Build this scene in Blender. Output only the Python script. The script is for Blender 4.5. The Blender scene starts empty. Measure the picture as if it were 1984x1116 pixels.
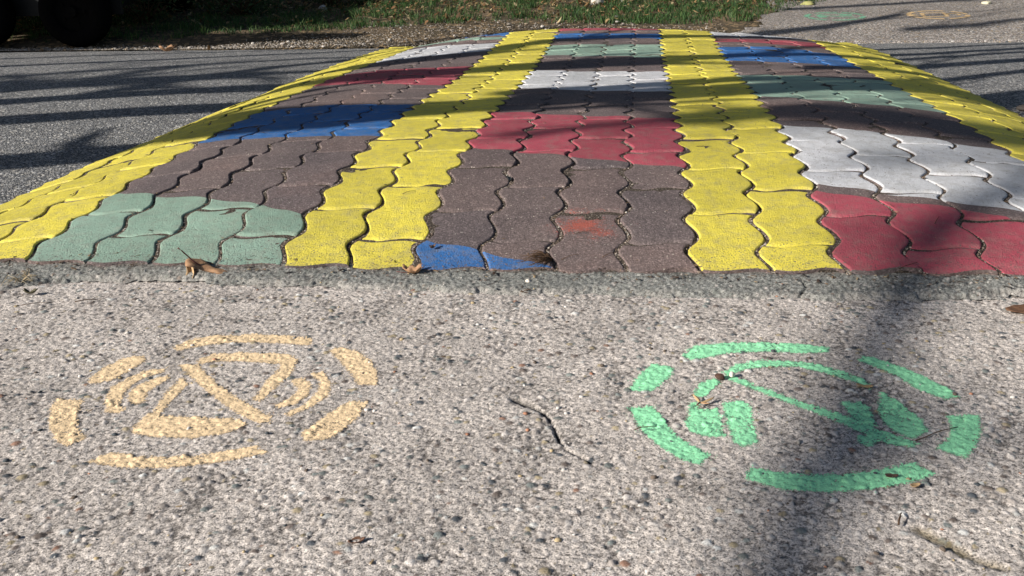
import bpy, bmesh, math, random
import numpy as np
from mathutils import Vector, Matrix
from math import radians, sin, cos, pi

# ------------------------------------------------------------------ camera, sky, sun, exposure
SC = bpy.context.scene
COL = SC.collection
U = 0.1125            # width of one paver column in metres
R = 0.98951           # half a paver's length in column widths
CAM = dict(x=11.152134 * U, y=-14.675841 * U, z=4.504551 * U, yaw=-0.1317878, pitch=0.3429666, roll=-0.0233215, f=1872.709)
cd = bpy.data.cameras.new('camera')
cam = bpy.data.objects.new('camera', cd); COL.objects.link(cam)
cd.sensor_width = 36.0; cd.lens = 36.0 * CAM['f'] / 1984.0
cd.clip_start = 0.02; cd.clip_end = 500
fw = Vector((sin(CAM['yaw']) * cos(CAM['pitch']), cos(CAM['yaw']) * cos(CAM['pitch']), -sin(CAM['pitch'])))
rt = Vector((cos(CAM['yaw']), -sin(CAM['yaw']), 0)); up = rt.cross(fw)
r2 = rt * cos(CAM['roll']) + up * sin(CAM['roll']); u2 = -rt * sin(CAM['roll']) + up * cos(CAM['roll'])
M = Matrix((r2, u2, -fw)).transposed().to_4x4(); M.translation = Vector((CAM['x'], CAM['y'], CAM['z']))
cam.matrix_world = M
SC.camera = cam

SUN_EL = radians(26); SUN_AZ = radians(58)     # light travels towards (sin az, cos az)
w = bpy.data.worlds.new('World'); SC.world = w; w.use_nodes = True
wn = w.node_tree; bg = wn.nodes['Background']
sky = wn.nodes.new('ShaderNodeTexSky'); sky.sky_type = 'NISHITA'; sky.sun_disc = False
sky.sun_elevation = SUN_EL; sky.sun_rotation = SUN_AZ + pi
wn.links.new(sky.outputs[0], bg.inputs[0]); bg.inputs[1].default_value = 0.05
sd = bpy.data.lights.new('sun', 'SUN'); sd.energy = 5.0; sd.angle = radians(0.5); sd.color = (1.0, 0.945, 0.85)
so = bpy.data.objects.new('sun', sd); COL.objects.link(so)
LD = Vector((sin(SUN_AZ) * cos(SUN_EL), cos(SUN_AZ) * cos(SUN_EL), -sin(SUN_EL)))   # light direction
so.rotation_euler = LD.to_track_quat('-Z', 'Y').to_euler(); so.location = (-6, -5, 8)
SC.view_settings.view_transform = 'Standard'; SC.view_settings.look = 'None'
SC.view_settings.exposure = 0.47; SC.view_settings.gamma = 1.0

# ------------------------------------------------------------------ helpers
rng = np.random.default_rng(7); random.seed(7)

def tag(o, label=None, cat=None, group=None, kind=None):
    if label: o['label'] = label
    if cat: o['category'] = cat
    if group: o['group'] = group
    if kind: o['kind'] = kind
    return o

def mesh_obj(name, v, f, mats, parent=None, fm=None, smooth=True):
    me = bpy.data.meshes.new(name)
    me.from_pydata([tuple(a) for a in v], [], f)
    for m in (mats if isinstance(mats, (list, tuple)) else [mats]): me.materials.append(m)
    if fm is not None: me.polygons.foreach_set('material_index', np.asarray(fm, np.int32))
    me.polygons.foreach_set('use_smooth', np.full(len(f), smooth))
    me.update()
    o = bpy.data.objects.new(name, me); COL.objects.link(o)
    if parent: o.parent = parent
    return o

def np_mesh(name, V, F, mat, col=None, attrs=None, parent=None, smooth=True):
    """V (n,3), F (m,k) arrays; col (n,3) point colours; attrs name -> (n,) floats"""
    me = bpy.data.meshes.new(name)
    V = np.ascontiguousarray(V, np.float32); F = np.ascontiguousarray(F, np.int32)
    me.vertices.add(len(V)); me.vertices.foreach_set('co', V.ravel())
    me.loops.add(F.size); me.loops.foreach_set('vertex_index', F.ravel())
    me.polygons.add(len(F)); me.polygons.foreach_set('loop_start', np.arange(0, F.size, F.shape[1], dtype=np.int32))
    me.polygons.foreach_set('loop_total', np.full(len(F), F.shape[1], np.int32))
    me.polygons.foreach_set('use_smooth', np.full(len(F), smooth))
    me.update(calc_edges=True)
    if col is not None:
        a = me.color_attributes.new('Col', 'FLOAT_COLOR', 'POINT')
        c4 = np.ones((len(V), 4), np.float32); c4[:, :3] = col
        a.data.foreach_set('color', c4.ravel())
    for k, x in (attrs or {}).items():
        a = me.attributes.new(k, 'FLOAT', 'POINT'); a.data.foreach_set('value', np.ascontiguousarray(x, np.float32))
    me.materials.append(mat)
    o = bpy.data.objects.new(name, me); COL.objects.link(o)
    if parent: o.parent = parent
    return o

def grid(xs, ys):
    nx, ny = len(xs), len(ys)
    X, Y = np.meshgrid(xs, ys)
    i = (np.arange(ny - 1)[:, None] * nx + np.arange(nx - 1)[None, :]).ravel()
    return X, Y, np.stack([i, i + 1, i + nx + 1, i + nx], 1)

def vnoise(X, Y, scale, seed):
    """smooth value noise in [-1, 1]"""
    r = np.random.default_rng(seed); T = r.uniform(-1, 1, (256, 256))
    x = X * scale + 1000; y = Y * scale + 1000
    xi = np.floor(x).astype(int); yi = np.floor(y).astype(int); fx = x - xi; fy = y - yi
    fx = fx * fx * (3 - 2 * fx); fy = fy * fy * (3 - 2 * fy)
    g = lambda a, b: T[a % 256, b % 256]
    return (g(xi, yi) * (1 - fx) + g(xi + 1, yi) * fx) * (1 - fy) + (g(xi, yi + 1) * (1 - fx) + g(xi + 1, yi + 1) * fx) * fy

def tube(points, radii, sides=8):
    v, f = [], []
    P = [Vector(p) for p in points]
    for i, p in enumerate(P):
        d = (P[min(i + 1, len(P) - 1)] - P[max(i - 1, 0)]).normalized()
        a = d.orthogonal().normalized(); b = d.cross(a)
        for s in range(sides):
            t = 2 * pi * s / sides
            v.append(p + (a * cos(t) + b * sin(t)) * radii[i])
    for i in range(len(P) - 1):
        for s in range(sides):
            f.append((i * sides + s, i * sides + (s + 1) % sides, (i + 1) * sides + (s + 1) % sides, (i + 1) * sides + s))
    f.append(tuple(range(sides))[::-1]); f.append(tuple((len(P) - 1) * sides + s for s in range(sides)))
    return v, f

class MB:
    def __init__(self): self.v = []; self.f = []; self.m = []
    def add(self, v, f, m=0):
        b = len(self.v); self.v += [tuple(a) for a in v]; self.f += [tuple(i + b for i in q) for q in f]; self.m += [m] * len(f)
        return self
    def build(self, name, mats, parent=None, smooth=True): return mesh_obj(name, self.v, self.f, mats, parent, self.m, smooth)

# ------------------------------------------------------------------ materials
def nodes(name):
    m = bpy.data.materials.new(name); m.use_nodes = True
    nt = m.node_tree; b = nt.nodes['Principled BSDF']
    return m, nt, b

def N(nt, t, **kw):
    n = nt.nodes.new(t)
    for k, x in kw.items():
        if k.startswith('i_'): n.inputs[k[2:].replace('_', ' ')].default_value = x
        else: setattr(n, k, x)
    return n

def noise(nt, co, scale, detail=2, rough=.5):
    n = N(nt, 'ShaderNodeTexNoise'); n.inputs['Scale'].default_value = scale; n.inputs['Detail'].default_value = detail
    n.inputs['Roughness'].default_value = rough; nt.links.new(co, n.inputs['Vector']); return n.outputs['Fac']

def voro(nt, co, scale, feature='F1'):
    n = N(nt, 'ShaderNodeTexVoronoi', feature=feature); n.inputs['Scale'].default_value = scale
    nt.links.new(co, n.inputs['Vector']); return n

def ramp(nt, fac, stops, interp='LINEAR'):
    n = N(nt, 'ShaderNodeValToRGB'); n.color_ramp.interpolation = interp
    e = n.color_ramp.elements
    while len(e) < len(stops): e.new(0.5)
    for i, (p, c) in enumerate(stops):
        e[i].position = p; e[i].color = (*c, 1) if isinstance(c, tuple) else (c, c, c, 1)
    nt.links.new(fac, n.inputs['Fac']); return n.outputs['Color']

def mix(nt, fac, a, b, mode='MIX'):
    n = N(nt, 'ShaderNodeMix', data_type='RGBA', blend_type=mode)
    for sock, x in ((n.inputs[0], fac), (n.inputs[6], a), (n.inputs[7], b)):
        if isinstance(x, (int, float)): sock.default_value = x
        elif isinstance(x, tuple): sock.default_value = (*x, 1)
        else: nt.links.new(x, sock)
    return n.outputs[2]

def mth(nt, op, a, b=None, clamp=False):
    n = N(nt, 'ShaderNodeMath', operation=op, use_clamp=clamp)
    for s, x in ((n.inputs[0], a), (n.inputs[1], b)):
        if x is None: continue
        if isinstance(x, (int, float)): s.default_value = x
        else: nt.links.new(x, s)
    return n.outputs[0]

def bump(nt, b, h, dist, strength=1.0):
    n = N(nt, 'ShaderNodeBump'); n.inputs['Distance'].default_value = dist; n.inputs['Strength'].default_value = strength
    nt.links.new(h, n.inputs['Height']); nt.links.new(n.outputs[0], b.inputs['Normal']); return n

def coord(nt): return N(nt, 'ShaderNodeTexCoord').outputs['Object']

def simple(name, col, rough=.6, spec=.3, metal=0, var=.15, scale=60, bmp=0.0005):
    m, nt, b = nodes(name); co = coord(nt); n = noise(nt, co, scale, 4)
    c0 = tuple(x * (1 - var) for x in col); c1 = tuple(min(1, x * (1 + var)) for x in col)
    nt.links.new(ramp(nt, n, [(.3, c0), (.7, c1)]), b.inputs['Base Color'])
    b.inputs['Roughness'].default_value = rough; b.inputs['Specular IOR Level'].default_value = spec; b.inputs['Metallic'].default_value = metal
    if bmp: bump(nt, b, noise(nt, co, scale * 4, 3), bmp)
    return m

PALE = [(0, (.50, .45, .42)), (.22, (.34, .30, .28)), (.40, (.56, .51, .48)), (.55, (.28, .22, .17)), (.66, (.12, .13, .14)), (.74, (.60, .57, .53)), (.86, (.45, .36, .24)), (.93, (.20, .21, .22))]
GREY = [(0, (.26, .265, .275)), (.2, (.46, .46, .47)), (.38, (.11, .11, .12)), (.5, (.34, .34, .35)), (.62, (.70, .68, .65)), (.74, (.18, .18, .19)), (.86, (.52, .49, .45))]

def aggregate(name, pal, sc, dark, tint_var=.14, dist=.004, big=3.0):
    """exposed stones bound in a darker paste"""
    m, nt, b = nodes(name); co = coord(nt)
    v1 = voro(nt, co, sc); v2 = voro(nt, co, sc * 2.3)
    sep1 = N(nt, 'ShaderNodeSeparateColor'); nt.links.new(v1.outputs['Color'], sep1.inputs[0])
    sep2 = N(nt, 'ShaderNodeSeparateColor'); nt.links.new(v2.outputs['Color'], sep2.inputs[0])
    c1 = ramp(nt, sep1.outputs[0], pal, 'CONSTANT'); c2 = ramp(nt, sep2.outputs[0], pal, 'CONSTANT')
    pick = mth(nt, 'GREATER_THAN', sep1.outputs[1], .62)
    c = mix(nt, pick, c2, c1)
    d = mix(nt, pick, v2.outputs['Distance'], v1.outputs['Distance'])
    gap = ramp(nt, d, [(.40, 0.0), (.72, 1.0)])
    c = mix(nt, gap, c, dark)
    nb = noise(nt, co, big, 4)
    c = mix(nt, 1.0, c, ramp(nt, nb, [(.3, 1 - tint_var), (.7, 1 + 0.0)]), 'MULTIPLY')
    nt.links.new(c, b.inputs['Base Color'])
    b.inputs['Roughness'].default_value = .85; b.inputs['Specular IOR Level'].default_value = .25
    h = mth(nt, 'ADD', mth(nt, 'MULTIPLY', d, -1.0), mth(nt, 'MULTIPLY', noise(nt, co, sc * 3, 2), .5))
    bump(nt, b, h, dist)
    return m

def attr_mat(name, grain=540, lo=.18, hi=1.55, dist=.0016, rough=.85):
    """colour comes from the stones baked on the surface; between them pale sand grains in dark paste"""
    m, nt, b = nodes(name); co = coord(nt)
    a = N(nt, 'ShaderNodeAttribute', attribute_name='Col'); sa = N(nt, 'ShaderNodeAttribute', attribute_name='sand').outputs['Fac']
    n = noise(nt, co, grain, 2, .75); n2 = noise(nt, co, grain * .42, 3, .6)
    s = mth(nt, 'ADD', mth(nt, 'MULTIPLY', n, .6), mth(nt, 'MULTIPLY', n2, .4))
    g = ramp(nt, s, [(.38, lo), (.455, .72), (.50, 1.0), (.60, hi)])
    c = mix(nt, 1.0, a.outputs['Color'], mix(nt, sa, ramp(nt, n, [(.3, .8), (.7, 1.15)]), g), 'MULTIPLY')
    c = mix(nt, 1.0, c, ramp(nt, noise(nt, co, 7, 5, .6), [(.3, .80), (.7, 1.08)]), 'MULTIPLY')
    nt.links.new(c, b.inputs['Base Color'])
    b.inputs['Roughness'].default_value = rough; b.inputs['Specular IOR Level'].default_value = .25
    bump(nt, b, s, dist)
    return m

def paint_mat(name, col, wear=.5, under=(.15, .12, .115)):
    m, nt, b = nodes(name); co = coord(nt)
    big = noise(nt, co, 7, 5, .6); fine = noise(nt, co, 330, 3, .65); med = noise(nt, co, 45, 5, .7)
    lo = tuple(x * .80 for x in col)
    c = mix(nt, ramp(nt, big, [(.35, 0.0), (.65, 1.0)]), lo, col)
    c = mix(nt, ramp(nt, fine, [(.32, .6), (.47, 0.0)]), c, tuple(x * .50 for x in col))
    c = mix(nt, ramp(nt, noise(nt, co, 15, 4, .65), [(.56, 0.0), (.72, .32)]), c, tuple(x * .42 + .05 for x in col))
    # dust in faint scuffs, small chips down to the paver
    c = mix(nt, ramp(nt, med, [(.46, 0.0), (.74, .50)]), c, (.30, .27, .23))
    v = voro(nt, co, 210); sp = N(nt, 'ShaderNodeSeparateColor'); nt.links.new(v.outputs['Color'], sp.inputs[0])
    chip = mth(nt, 'MULTIPLY', mth(nt, 'LESS_THAN', v.outputs['Distance'], .30), mth(nt, 'GREATER_THAN', sp.outputs[0], 1 - .06 * wear))
    c = mix(nt, chip, c, under)
    # flaking close to the road edge, where wheels scrub it
    sy = N(nt, 'ShaderNodeSeparateXYZ'); nt.links.new(co, sy.inputs[0])
    near = N(nt, 'ShaderNodeMapRange'); nt.links.new(sy.outputs[1], near.inputs[0])
    near.inputs[1].default_value = -.21; near.inputs[2].default_value = .0; near.inputs[3].default_value = .12; near.inputs[4].default_value = 0
    fl = mth(nt, 'GREATER_THAN', mth(nt, 'ADD', noise(nt, co, 260, 3, .7), near.outputs[0]), .70)
    c = mix(nt, fl, c, under)
    tn = N(nt, 'ShaderNodeAttribute', attribute_name='tone').outputs['Fac']
    c = mix(nt, 1.0, c, ramp(nt, mth(nt, 'ADD', mth(nt, 'MULTIPLY', tn, .5), .5), [(0, (.86, .86, .84)), (.5, (.97, .96, .96)), (1, (1.04, 1.03, 1.0))]), 'MULTIPLY')
    nt.links.new(c, b.inputs['Base Color'])
    b.inputs['Roughness'].default_value = .5; b.inputs['Specular IOR Level'].default_value = .35
    h = mth(nt, 'ADD', mth(nt, 'ADD', fine, mth(nt, 'MULTIPLY', noise(nt, co, 800, 2), .6)), mth(nt, 'MULTIPLY', noise(nt, co, 38, 3), 1.2))
    bump(nt, b, h, .0024)
    return m

def paver_mat(name):
    m, nt, b = nodes(name); co = coord(nt)
    c = ramp(nt, noise(nt, co, 5, 5, .6), [(.3, (.120, .096, .097)), (.5, (.158, .125, .122)), (.7, (.190, .138, .128))])
    g = voro(nt, co, 420); sp = N(nt, 'ShaderNodeSeparateColor'); nt.links.new(g.outputs['Color'], sp.inputs[0])
    c = mix(nt, 1.0, c, ramp(nt, sp.outputs[0], [(0, .62), (.3, .88), (.8, 1.12), (.95, 1.7)]), 'MULTIPLY')
    v = voro(nt, co, 190); s2 = N(nt, 'ShaderNodeSeparateColor'); nt.links.new(v.outputs['Color'], s2.inputs[0])
    fl = mth(nt, 'MULTIPLY', mth(nt, 'LESS_THAN', v.outputs['Distance'], .28), mth(nt, 'GREATER_THAN', s2.outputs[1], .93))
    c = mix(nt, fl, c, (.42, .38, .34))
    # overspray of red on one paver near the front
    d = N(nt, 'ShaderNodeVectorMath', operation='DISTANCE'); nt.links.new(co, d.inputs[0]); d.inputs[1].default_value = (1.175, -.045, .046)
    sp_ = mth(nt, 'SUBTRACT', mth(nt, 'ADD', noise(nt, co, 300, 4, .8), mth(nt, 'MULTIPLY', noise(nt, co, 30, 3), .55)), mth(nt, 'MULTIPLY', d.outputs['Value'], 4.2))
    c = mix(nt, ramp(nt, sp_, [(.60, 0.0), (.72, .75)]), c, (.42, .09, .06))
    tn = N(nt, 'ShaderNodeAttribute', attribute_name='tone').outputs['Fac']
    c = mix(nt, 1.0, c, ramp(nt, mth(nt, 'ADD', mth(nt, 'MULTIPLY', tn, .5), .5), [(0, (.90, .91, .95)), (.5, (1.0, 1.0, 1.0)), (1, (1.11, 1.04, 1.01))]), 'MULTIPLY')
    nt.links.new(c, b.inputs['Base Color'])
    b.inputs['Roughness'].default_value = .75; b.inputs['Specular IOR Level'].default_value = .3
    bump(nt, b, mth(nt, 'ADD', noise(nt, co, 380, 3, .7), mth(nt, 'MULTIPLY', noise(nt, co, 60, 3), .8)), .0024)
    return m

M_YEL = paint_mat('yellow_paint', (.92, .785, .11), .5)
M_BLU = paint_mat('blue_paint', (.042, .185, .52), .6)
M_GRN = paint_mat('green_paint', (.34, .50, .41), .6)
M_RED = paint_mat('red_paint', (.50, .095, .135), .8)
M_WHT = paint_mat('white_paint', (.79, .80, .85), .9)
M_PAV = paver_mat('bare_paver')
M_JNT = aggregate('joint_grit', [(0, (.13, .10, .08)), (.3, (.24, .19, .155)), (.5, (.07, .055, .045)), (.7, (.38, .33, .28)), (.85, (.17, .135, .105))], 330, (.05, .038, .03), dist=.0035)
M_ASP = aggregate('old_asphalt', GREY, 110, (.085, .087, .095), dist=.006, big=1.2)
M_STR = attr_mat('coarse_asphalt')
M_CON = attr_mat('exposed_aggregate_concrete')
M_APR = aggregate('weathered_apron', PALE, 85, (.15, .13, .12), dist=.004, big=1.5)

# ------------------------------------------------------------------ the shape of the place
ZC = [0.8024, -0.1075, 0.9197, 0.6688, -1.0783, -0.0119, -0.106, -0.3018, 0.0036, 0.1803, 1.2254, -0.5373, -2.0225, 0.2185, 1.1184, -0.2073, 0.1024, 1.7631, 0.2957, -1.258]
ZR = [-0.0306, 0.0205, -0.109]
N0, N1 = -1.74, 34.0                      # hump from near to far end, in half pavers
Y0, Y1 = N0 * R * U, N1 * R * U

def front(k): return np.interp(k, [-1, 1.6, 3.3, 6, 8, 12, 14, 16.3, 21], [-1.80, -1.83, -1.92, -1.85, -1.80, -1.70, -1.68, -1.66, -1.64])

def sm(t): t = np.clip(t, 0, 1); return t * t * (3 - 2 * t)

def z_road(n):
    v = (np.clip(n, N0, N1) + 2.4) / 16 - 1
    return (ZR[0] * v ** 2 + ZR[1] * v ** 3 + ZR[2] * v ** 4) * U

def z_hump(k, n):
    """k: column lines -1..21, n: half pavers; metres"""
    k = np.clip(k, -1, 21); nn = np.clip(n, N0 - .4, N1)
    u = (k - 10) / 11.0; v = (nn + 2.4) / 16 - 1; A = 1 - u * u; o = 0; i = 0
    for a in range(4):
        for b in range(5):
            o = o + ZC[i] * A * u ** a * v ** b; i += 1
    return o * U * (1 - sm((nn - 25.5) / 9.0)) + z_road(nn)

def ground(X, Y):
    X = np.asarray(X, float); Y = np.asarray(Y, float)
    n = Y / (R * U); k = X / U
    zr = z_road(n) - .003
    zf = np.where((k > -1) & (k < 21), z_hump(k, N0), z_road(N0)) - .004
    t = np.clip((Y + .30) / (Y0 + .30), 0, 1)
    z = np.where(Y < Y0, zf * t * t, zr)
    far = z_road(N1) * (1 - sm((Y - Y1) / .5)) + .07 * np.clip(Y - Y1, 0, 12) + .03 * vnoise(X, Y, .7, 3) * sm((Y - 5.5) / 2)
    return np.where(Y > Y1, far, z)

def splat(xs, ys, per_m2, rmin, rmax, pal, base, seed, hscale=.32, rough=.0006):
    """height and colour of a stone-studded surface on a regular grid"""
    r = np.random.default_rng(seed)
    nx, ny = len(xs), len(ys); dx = xs[1] - xs[0]
    X, Y = np.meshgrid(xs, ys)
    H = vnoise(X, Y, 420, seed) * rough + vnoise(X, Y, 190, seed + 1) * rough * .9 + vnoise(X, Y, 25, seed + 2) * rough * .8
    C = np.empty((ny, nx, 3)); C[:] = base
    g = vnoise(X, Y, 330, seed + 3) * .5 + vnoise(X, Y, 120, seed + 4) * .5
    C *= (1 + .22 * g)[..., None]
    SA = np.ones((ny, nx))
    # pits full of dirt
    pit = .7 * np.clip((-H / rough - .55) / .5, 0, 1)[..., None]
    C = C * (1 - pit) + np.array((.085, .075, .07)) * pit
    n = int(per_m2 * (xs[-1] - xs[0]) * (ys[-1] - ys[0]))
    sx = r.uniform(xs[0], xs[-1], n); sy = r.uniform(ys[0], ys[-1], n)
    rad = rmin + (rmax - rmin) * r.random(n) ** 3.2
    order = np.argsort(rad)
    el = r.uniform(.6, 1, n); an = r.uniform(0, pi, n)
    pi_ = r.choice(len(pal), n, p=np.array([p[0] for p in pal]) / sum(p[0] for p in pal))
    pc = np.array([p[1] for p in pal]); jit = r.uniform(.75, 1.2, n); sunk = r.uniform(.2, .75, n)
    for q in order:
        a = rad[q]; i0 = max(0, int((sx[q] - a - xs[0]) / dx)); i1 = min(nx, int((sx[q] + a - xs[0]) / dx) + 2)
        j0 = max(0, int((sy[q] - a - ys[0]) / dx)); j1 = min(ny, int((sy[q] + a - ys[0]) / dx) + 2)
        gx = xs[i0:i1][None, :] - sx[q]; gy = ys[j0:j1][:, None] - sy[q]
        c_, s_ = cos(an[q]), sin(an[q])
        d = ((gx * c_ + gy * s_) / a) ** 2 + ((-gx * s_ + gy * c_) / (a * el[q])) ** 2
        m = d < 1
        if not m.any(): continue
        hh = np.sqrt(np.maximum(0, 1 - d)) * a * hscale - a * hscale * sunk[q] * .5 + .0004
        sub = H[j0:j1, i0:i1]; win = m & (hh > sub - .0004)
        sub[win] = np.maximum(hh, sub)[win]
        C[j0:j1, i0:i1][win] = pc[pi_[q]] * jit[q]; SA[j0:j1, i0:i1][win] = 0
        rim = (d >= 1) & (d < 1.7)
        C[j0:j1, i0:i1][rim] *= .72; sub[rim] -= .0003
    return H, C, SA

# ------------------------------------------------------------------ ground, road, concrete
def coarse(a, b, n, toward_b=True):
    t = np.linspace(0, 1, n) ** 2.2
    return (b + (a - b) * t)[::-1] if toward_b else a + (b - a) * t

def soil_mat():
    m, nt, b = nodes('soil_and_litter'); co = coord(nt)
    c = ramp(nt, noise(nt, co, 1.6, 5), [(.35, (.055, .048, .032)), (.5, (.10, .08, .055)), (.65, (.15, .115, .08))])
    c = mix(nt, 1.0, c, ramp(nt, noise(nt, co, 45, 4, .7), [(.3, .35), (.7, 1.7)]), 'MULTIPLY')
    v = voro(nt, co, 40); sp = N(nt, 'ShaderNodeSeparateColor'); nt.links.new(v.outputs['Color'], sp.inputs[0])
    c = mix(nt, mth(nt, 'GREATER_THAN', sp.outputs[0], .80), c, (.28, .20, .12))
    nt.links.new(c, b.inputs['Base Color']); b.inputs['Roughness'].default_value = .95; b.inputs['Specular IOR Level'].default_value = .1
    bump(nt, b, noise(nt, co, 60, 4, .7), .02); return m
M_SOIL = soil_mat()

xs = np.concatenate([coarse(-90, -6, 14), np.arange(-5.9, 5, .12), coarse(5, 90, 14, False)])
ys = np.concatenate([coarse(-60, -1.3, 12), np.arange(-1.2, 10, .12), coarse(10.05, 130, 16, False)])
X, Y, F = grid(xs, ys)
Z = ground(X, Y) - np.where(Y < Y1 + .12, .05, .004)
np_mesh('ground', np.stack([X, Y, Z], -1).reshape(-1, 3), F, M_SOIL)['kind'] = 'structure'

# road: crowned asphalt, its far edge ragged against the verge
xs = np.concatenate([coarse(-70, -5, 14), np.arange(-4.9, 5, .05), coarse(5, 70, 14, False)])
ys = np.concatenate([np.arange(Y0 - .03, 3.80, .05), [3.83]])
X, Y, F = grid(xs, ys)
Yw = Y.copy(); Yw[-1] += .05 * vnoise(X[-1], Y[-1], 3, 5) + .02 * vnoise(X[-1], Y[-1], 13, 6) + np.clip(-.04 * (X[-1] + .3), -.1, .1)*0
Z = ground(X, np.minimum(Yw, Y1)) + .0012 * vnoise(X, Y, 9, 11)
Z[-1] -= .008
np_mesh('road', np.stack([X, Yw, Z], -1).reshape(-1, 3), F, M_ASP)['kind'] = 'structure'

# exposed-aggregate concrete in the foreground
FX0, FX1, FY0, FY1 = .02, 2.06, -1.07, -.20
fx = np.arange(FX0, FX1, .0019); fy = np.arange(FY0, FY1, .0019)
PALC = [(26, (.60, .55, .52)), (10, (.44, .39, .36)), (6, (.10, .11, .125)), (6, (.19, .155, .14)), (7, (.42, .35, .24)), (6, (.66, .65, .63)), (9, (.22, .24, .235)), (.8, (.32, .19, .14))]
H, C, SA = splat(fx, fy, 8500, .0013, .0055, PALC, (.565, .508, .470), 21, rough=.0007)
CRACK = [(1.118, -.628), (1.1345, -.6395), (1.148, -.651), (1.158, -.662), (1.166, -.678), (1.1735, -.70), (1.179, -.722), (1.189, -.744), (1.203, -.755), (1.2165, -.767)]
XX, YY = np.meshgrid(fx, fy)
def seg_dist(px, py, pts):
    d = np.full(px.shape, 9.0)
    for (ax, ay), (bx, by) in zip(pts, pts[1:]):
        vx, vy = bx - ax, by - ay; t = np.clip(((px - ax) * vx + (py - ay) * vy) / (vx * vx + vy * vy), 0, 1)
        d = np.minimum(d, np.hypot(px - ax - t * vx, py - ay - t * vy))
    return d
dc = seg_dist(XX, YY, CRACK) + .0012 * vnoise(XX, YY, 160, 31)
w_ = np.clip(1.3 - np.hypot(XX - 1.13, YY + .635) / .03, 0, 1)       # spalled head of the crack
cut = np.clip(1 - dc / (.0024 + .006 * w_), 0, 1)
H -= cut * .005; C *= (1 - .93 * cut)[..., None]
# worn trough with moss and grit, lower right; oily stain round it
CR2 = [(1.515, -.862), (1.535, -.884), (1.552, -.903), (1.568, -.914)]
d2 = seg_dist(XX, YY, CR2) + .003 * vnoise(XX, YY, 90, 33)
cut2 = np.clip(1 - d2 / .010, 0, 1); H -= cut2 * .003
gr = rng.random(H.shape)[..., None]
C = C * (1 - cut2[..., None] * .8) + cut2[..., None] * .8 * (np.array((.10, .085, .05)) + gr * np.array((.16, .12, .07)))
def put(o_, name='sidewalk'):
    xs = np.concatenate([coarse(-60, FX0 - .02, 16), fx, coarse(FX1 + .02, 60, 16, False)])
    ys = np.concatenate([coarse(-45, FY0 - .02, 14), fy])
    X, Y, F = grid(xs, ys)
    HH = np.zeros(X.shape); CC = np.empty(X.shape + (3,)); CC[:] = (.52, .47, .435)
    HH[14:, 16:16 + len(fx)] = H; CC[14:, 16:16 + len(fx)] = C
    Z = HH - .0015 + .004 * vnoise(X, Y, 3.1, 41) * np.clip((-.3 - Y) / .2, 0, 1) - np.clip((Y + .228) / .028, 0, 1) * .012
    return X, Y, Z, F, CC
X, Y, Z, F, CC = put(None)
SS = np.ones(X.shape); SS[14:, 16:16 + len(fx)] = SA
np_mesh('sidewalk', np.stack([X, Y, Z], -1).reshape(-1, 3), F, M_CON, col=CC.reshape(-1, 3), attrs=dict(sand=SS.ravel()))['kind'] = 'structure'
ZS = Z[14:, 16:16 + len(fx)]                   # true surface height over the fine area

# coarse asphalt strip between the concrete and the pavers
EX = [-3, .10, .25, .31, .48, .66, .83, 1.08, 1.20, 1.31, 1.54, 1.70, 1.83, 2.2, 6]
EY = [-.31, -.325, -.308, -.262, -.250, -.254, -.262, -.274, -.266, -.260, -.270, -.256, -.236, -.24, -.26]
sx = np.arange(-.60, 2.70, .0021); sy = np.arange(-.345, Y0 + .020, .0021)
PALS = [(20, (.19, .20, .185)), (16, (.28, .285, .27)), (12, (.40, .39, .36)), (9, (.085, .095, .095)), (8, (.50, .46, .43)), (4, (.22, .17, .14))]
H2, C2, SA2 = splat(sx, sy, 30000, .0010, .0032, PALS, (.235, .235, .222), 57, rough=.0011, hscale=.38)
X, Y, F = grid(sx, sy)
edge = np.interp(X, EX, EY) + .0075 * vnoise(X, Y, 16, 60) + .0060 * vnoise(X, Y, 42, 61) + .0045 * vnoise(X, Y, 150, 62)
tp = np.clip((Y - edge) / .012, 0, 1)
Z = ground(X, Y) + .0012 + H2 * (.4 + .6 * tp) + .0018 * tp - .004 * (1 - tp) + .0008 * np.sin(pi * np.clip((Y - edge) / .09, 0, 1))
zh = z_hump(X / U, Y / (R * U)) - .0035 + H2 * .5
Z = np.where((Y > Y0) & (X / U > -1) & (X / U < 21), zh, Z); Z[-3:] -= .02
# packed dirt against the pavers, paler worn aggregate towards the concrete, a few breaks
dirt = np.clip(1 - (front(X / U) * R * U - Y) / (.016 + .012 * vnoise(X, Y, 24, 63)), 0, 1) * np.clip(.75 + .6 * vnoise(X, Y, 30, 64), 0, 1)
pale = np.clip(1 - (Y - edge) / .022, 0, 1) * np.clip(.5 + .7 * vnoise(X, Y, 26, 65), 0, 1)
C2 = C2 * (1 - 0.45 * dirt[..., None]) + np.array((.085, .06, .045)) * 0.45 * dirt[..., None]
C2 = C2 * (1 - .6 * pale[..., None]) + np.array((.46, .42, .39)) * .6 * pale[..., None]
brk = seg_dist(X, Y, [(.20, -.225), (.155, -.262), (.135, -.285)]); brk = np.minimum(brk, seg_dist(X, Y, [(1.50, -.262), (1.515, -.235), (1.51, -.205)])) + .0012 * vnoise(X, Y, 120, 66)
bk = np.clip(1 - brk / .0028, 0, 1); Z -= .005 * bk; C2 *= (1 - .85 * bk)[..., None]
keep = (tp.ravel()[F] > 0).any(1)
np_mesh('asphalt_strip', np.stack([X, Y, Z], -1).reshape(-1, 3), F[keep], M_STR, col=C2.reshape(-1, 3), attrs=dict(sand=SA2.ravel()))['kind'] = 'structure'

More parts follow.
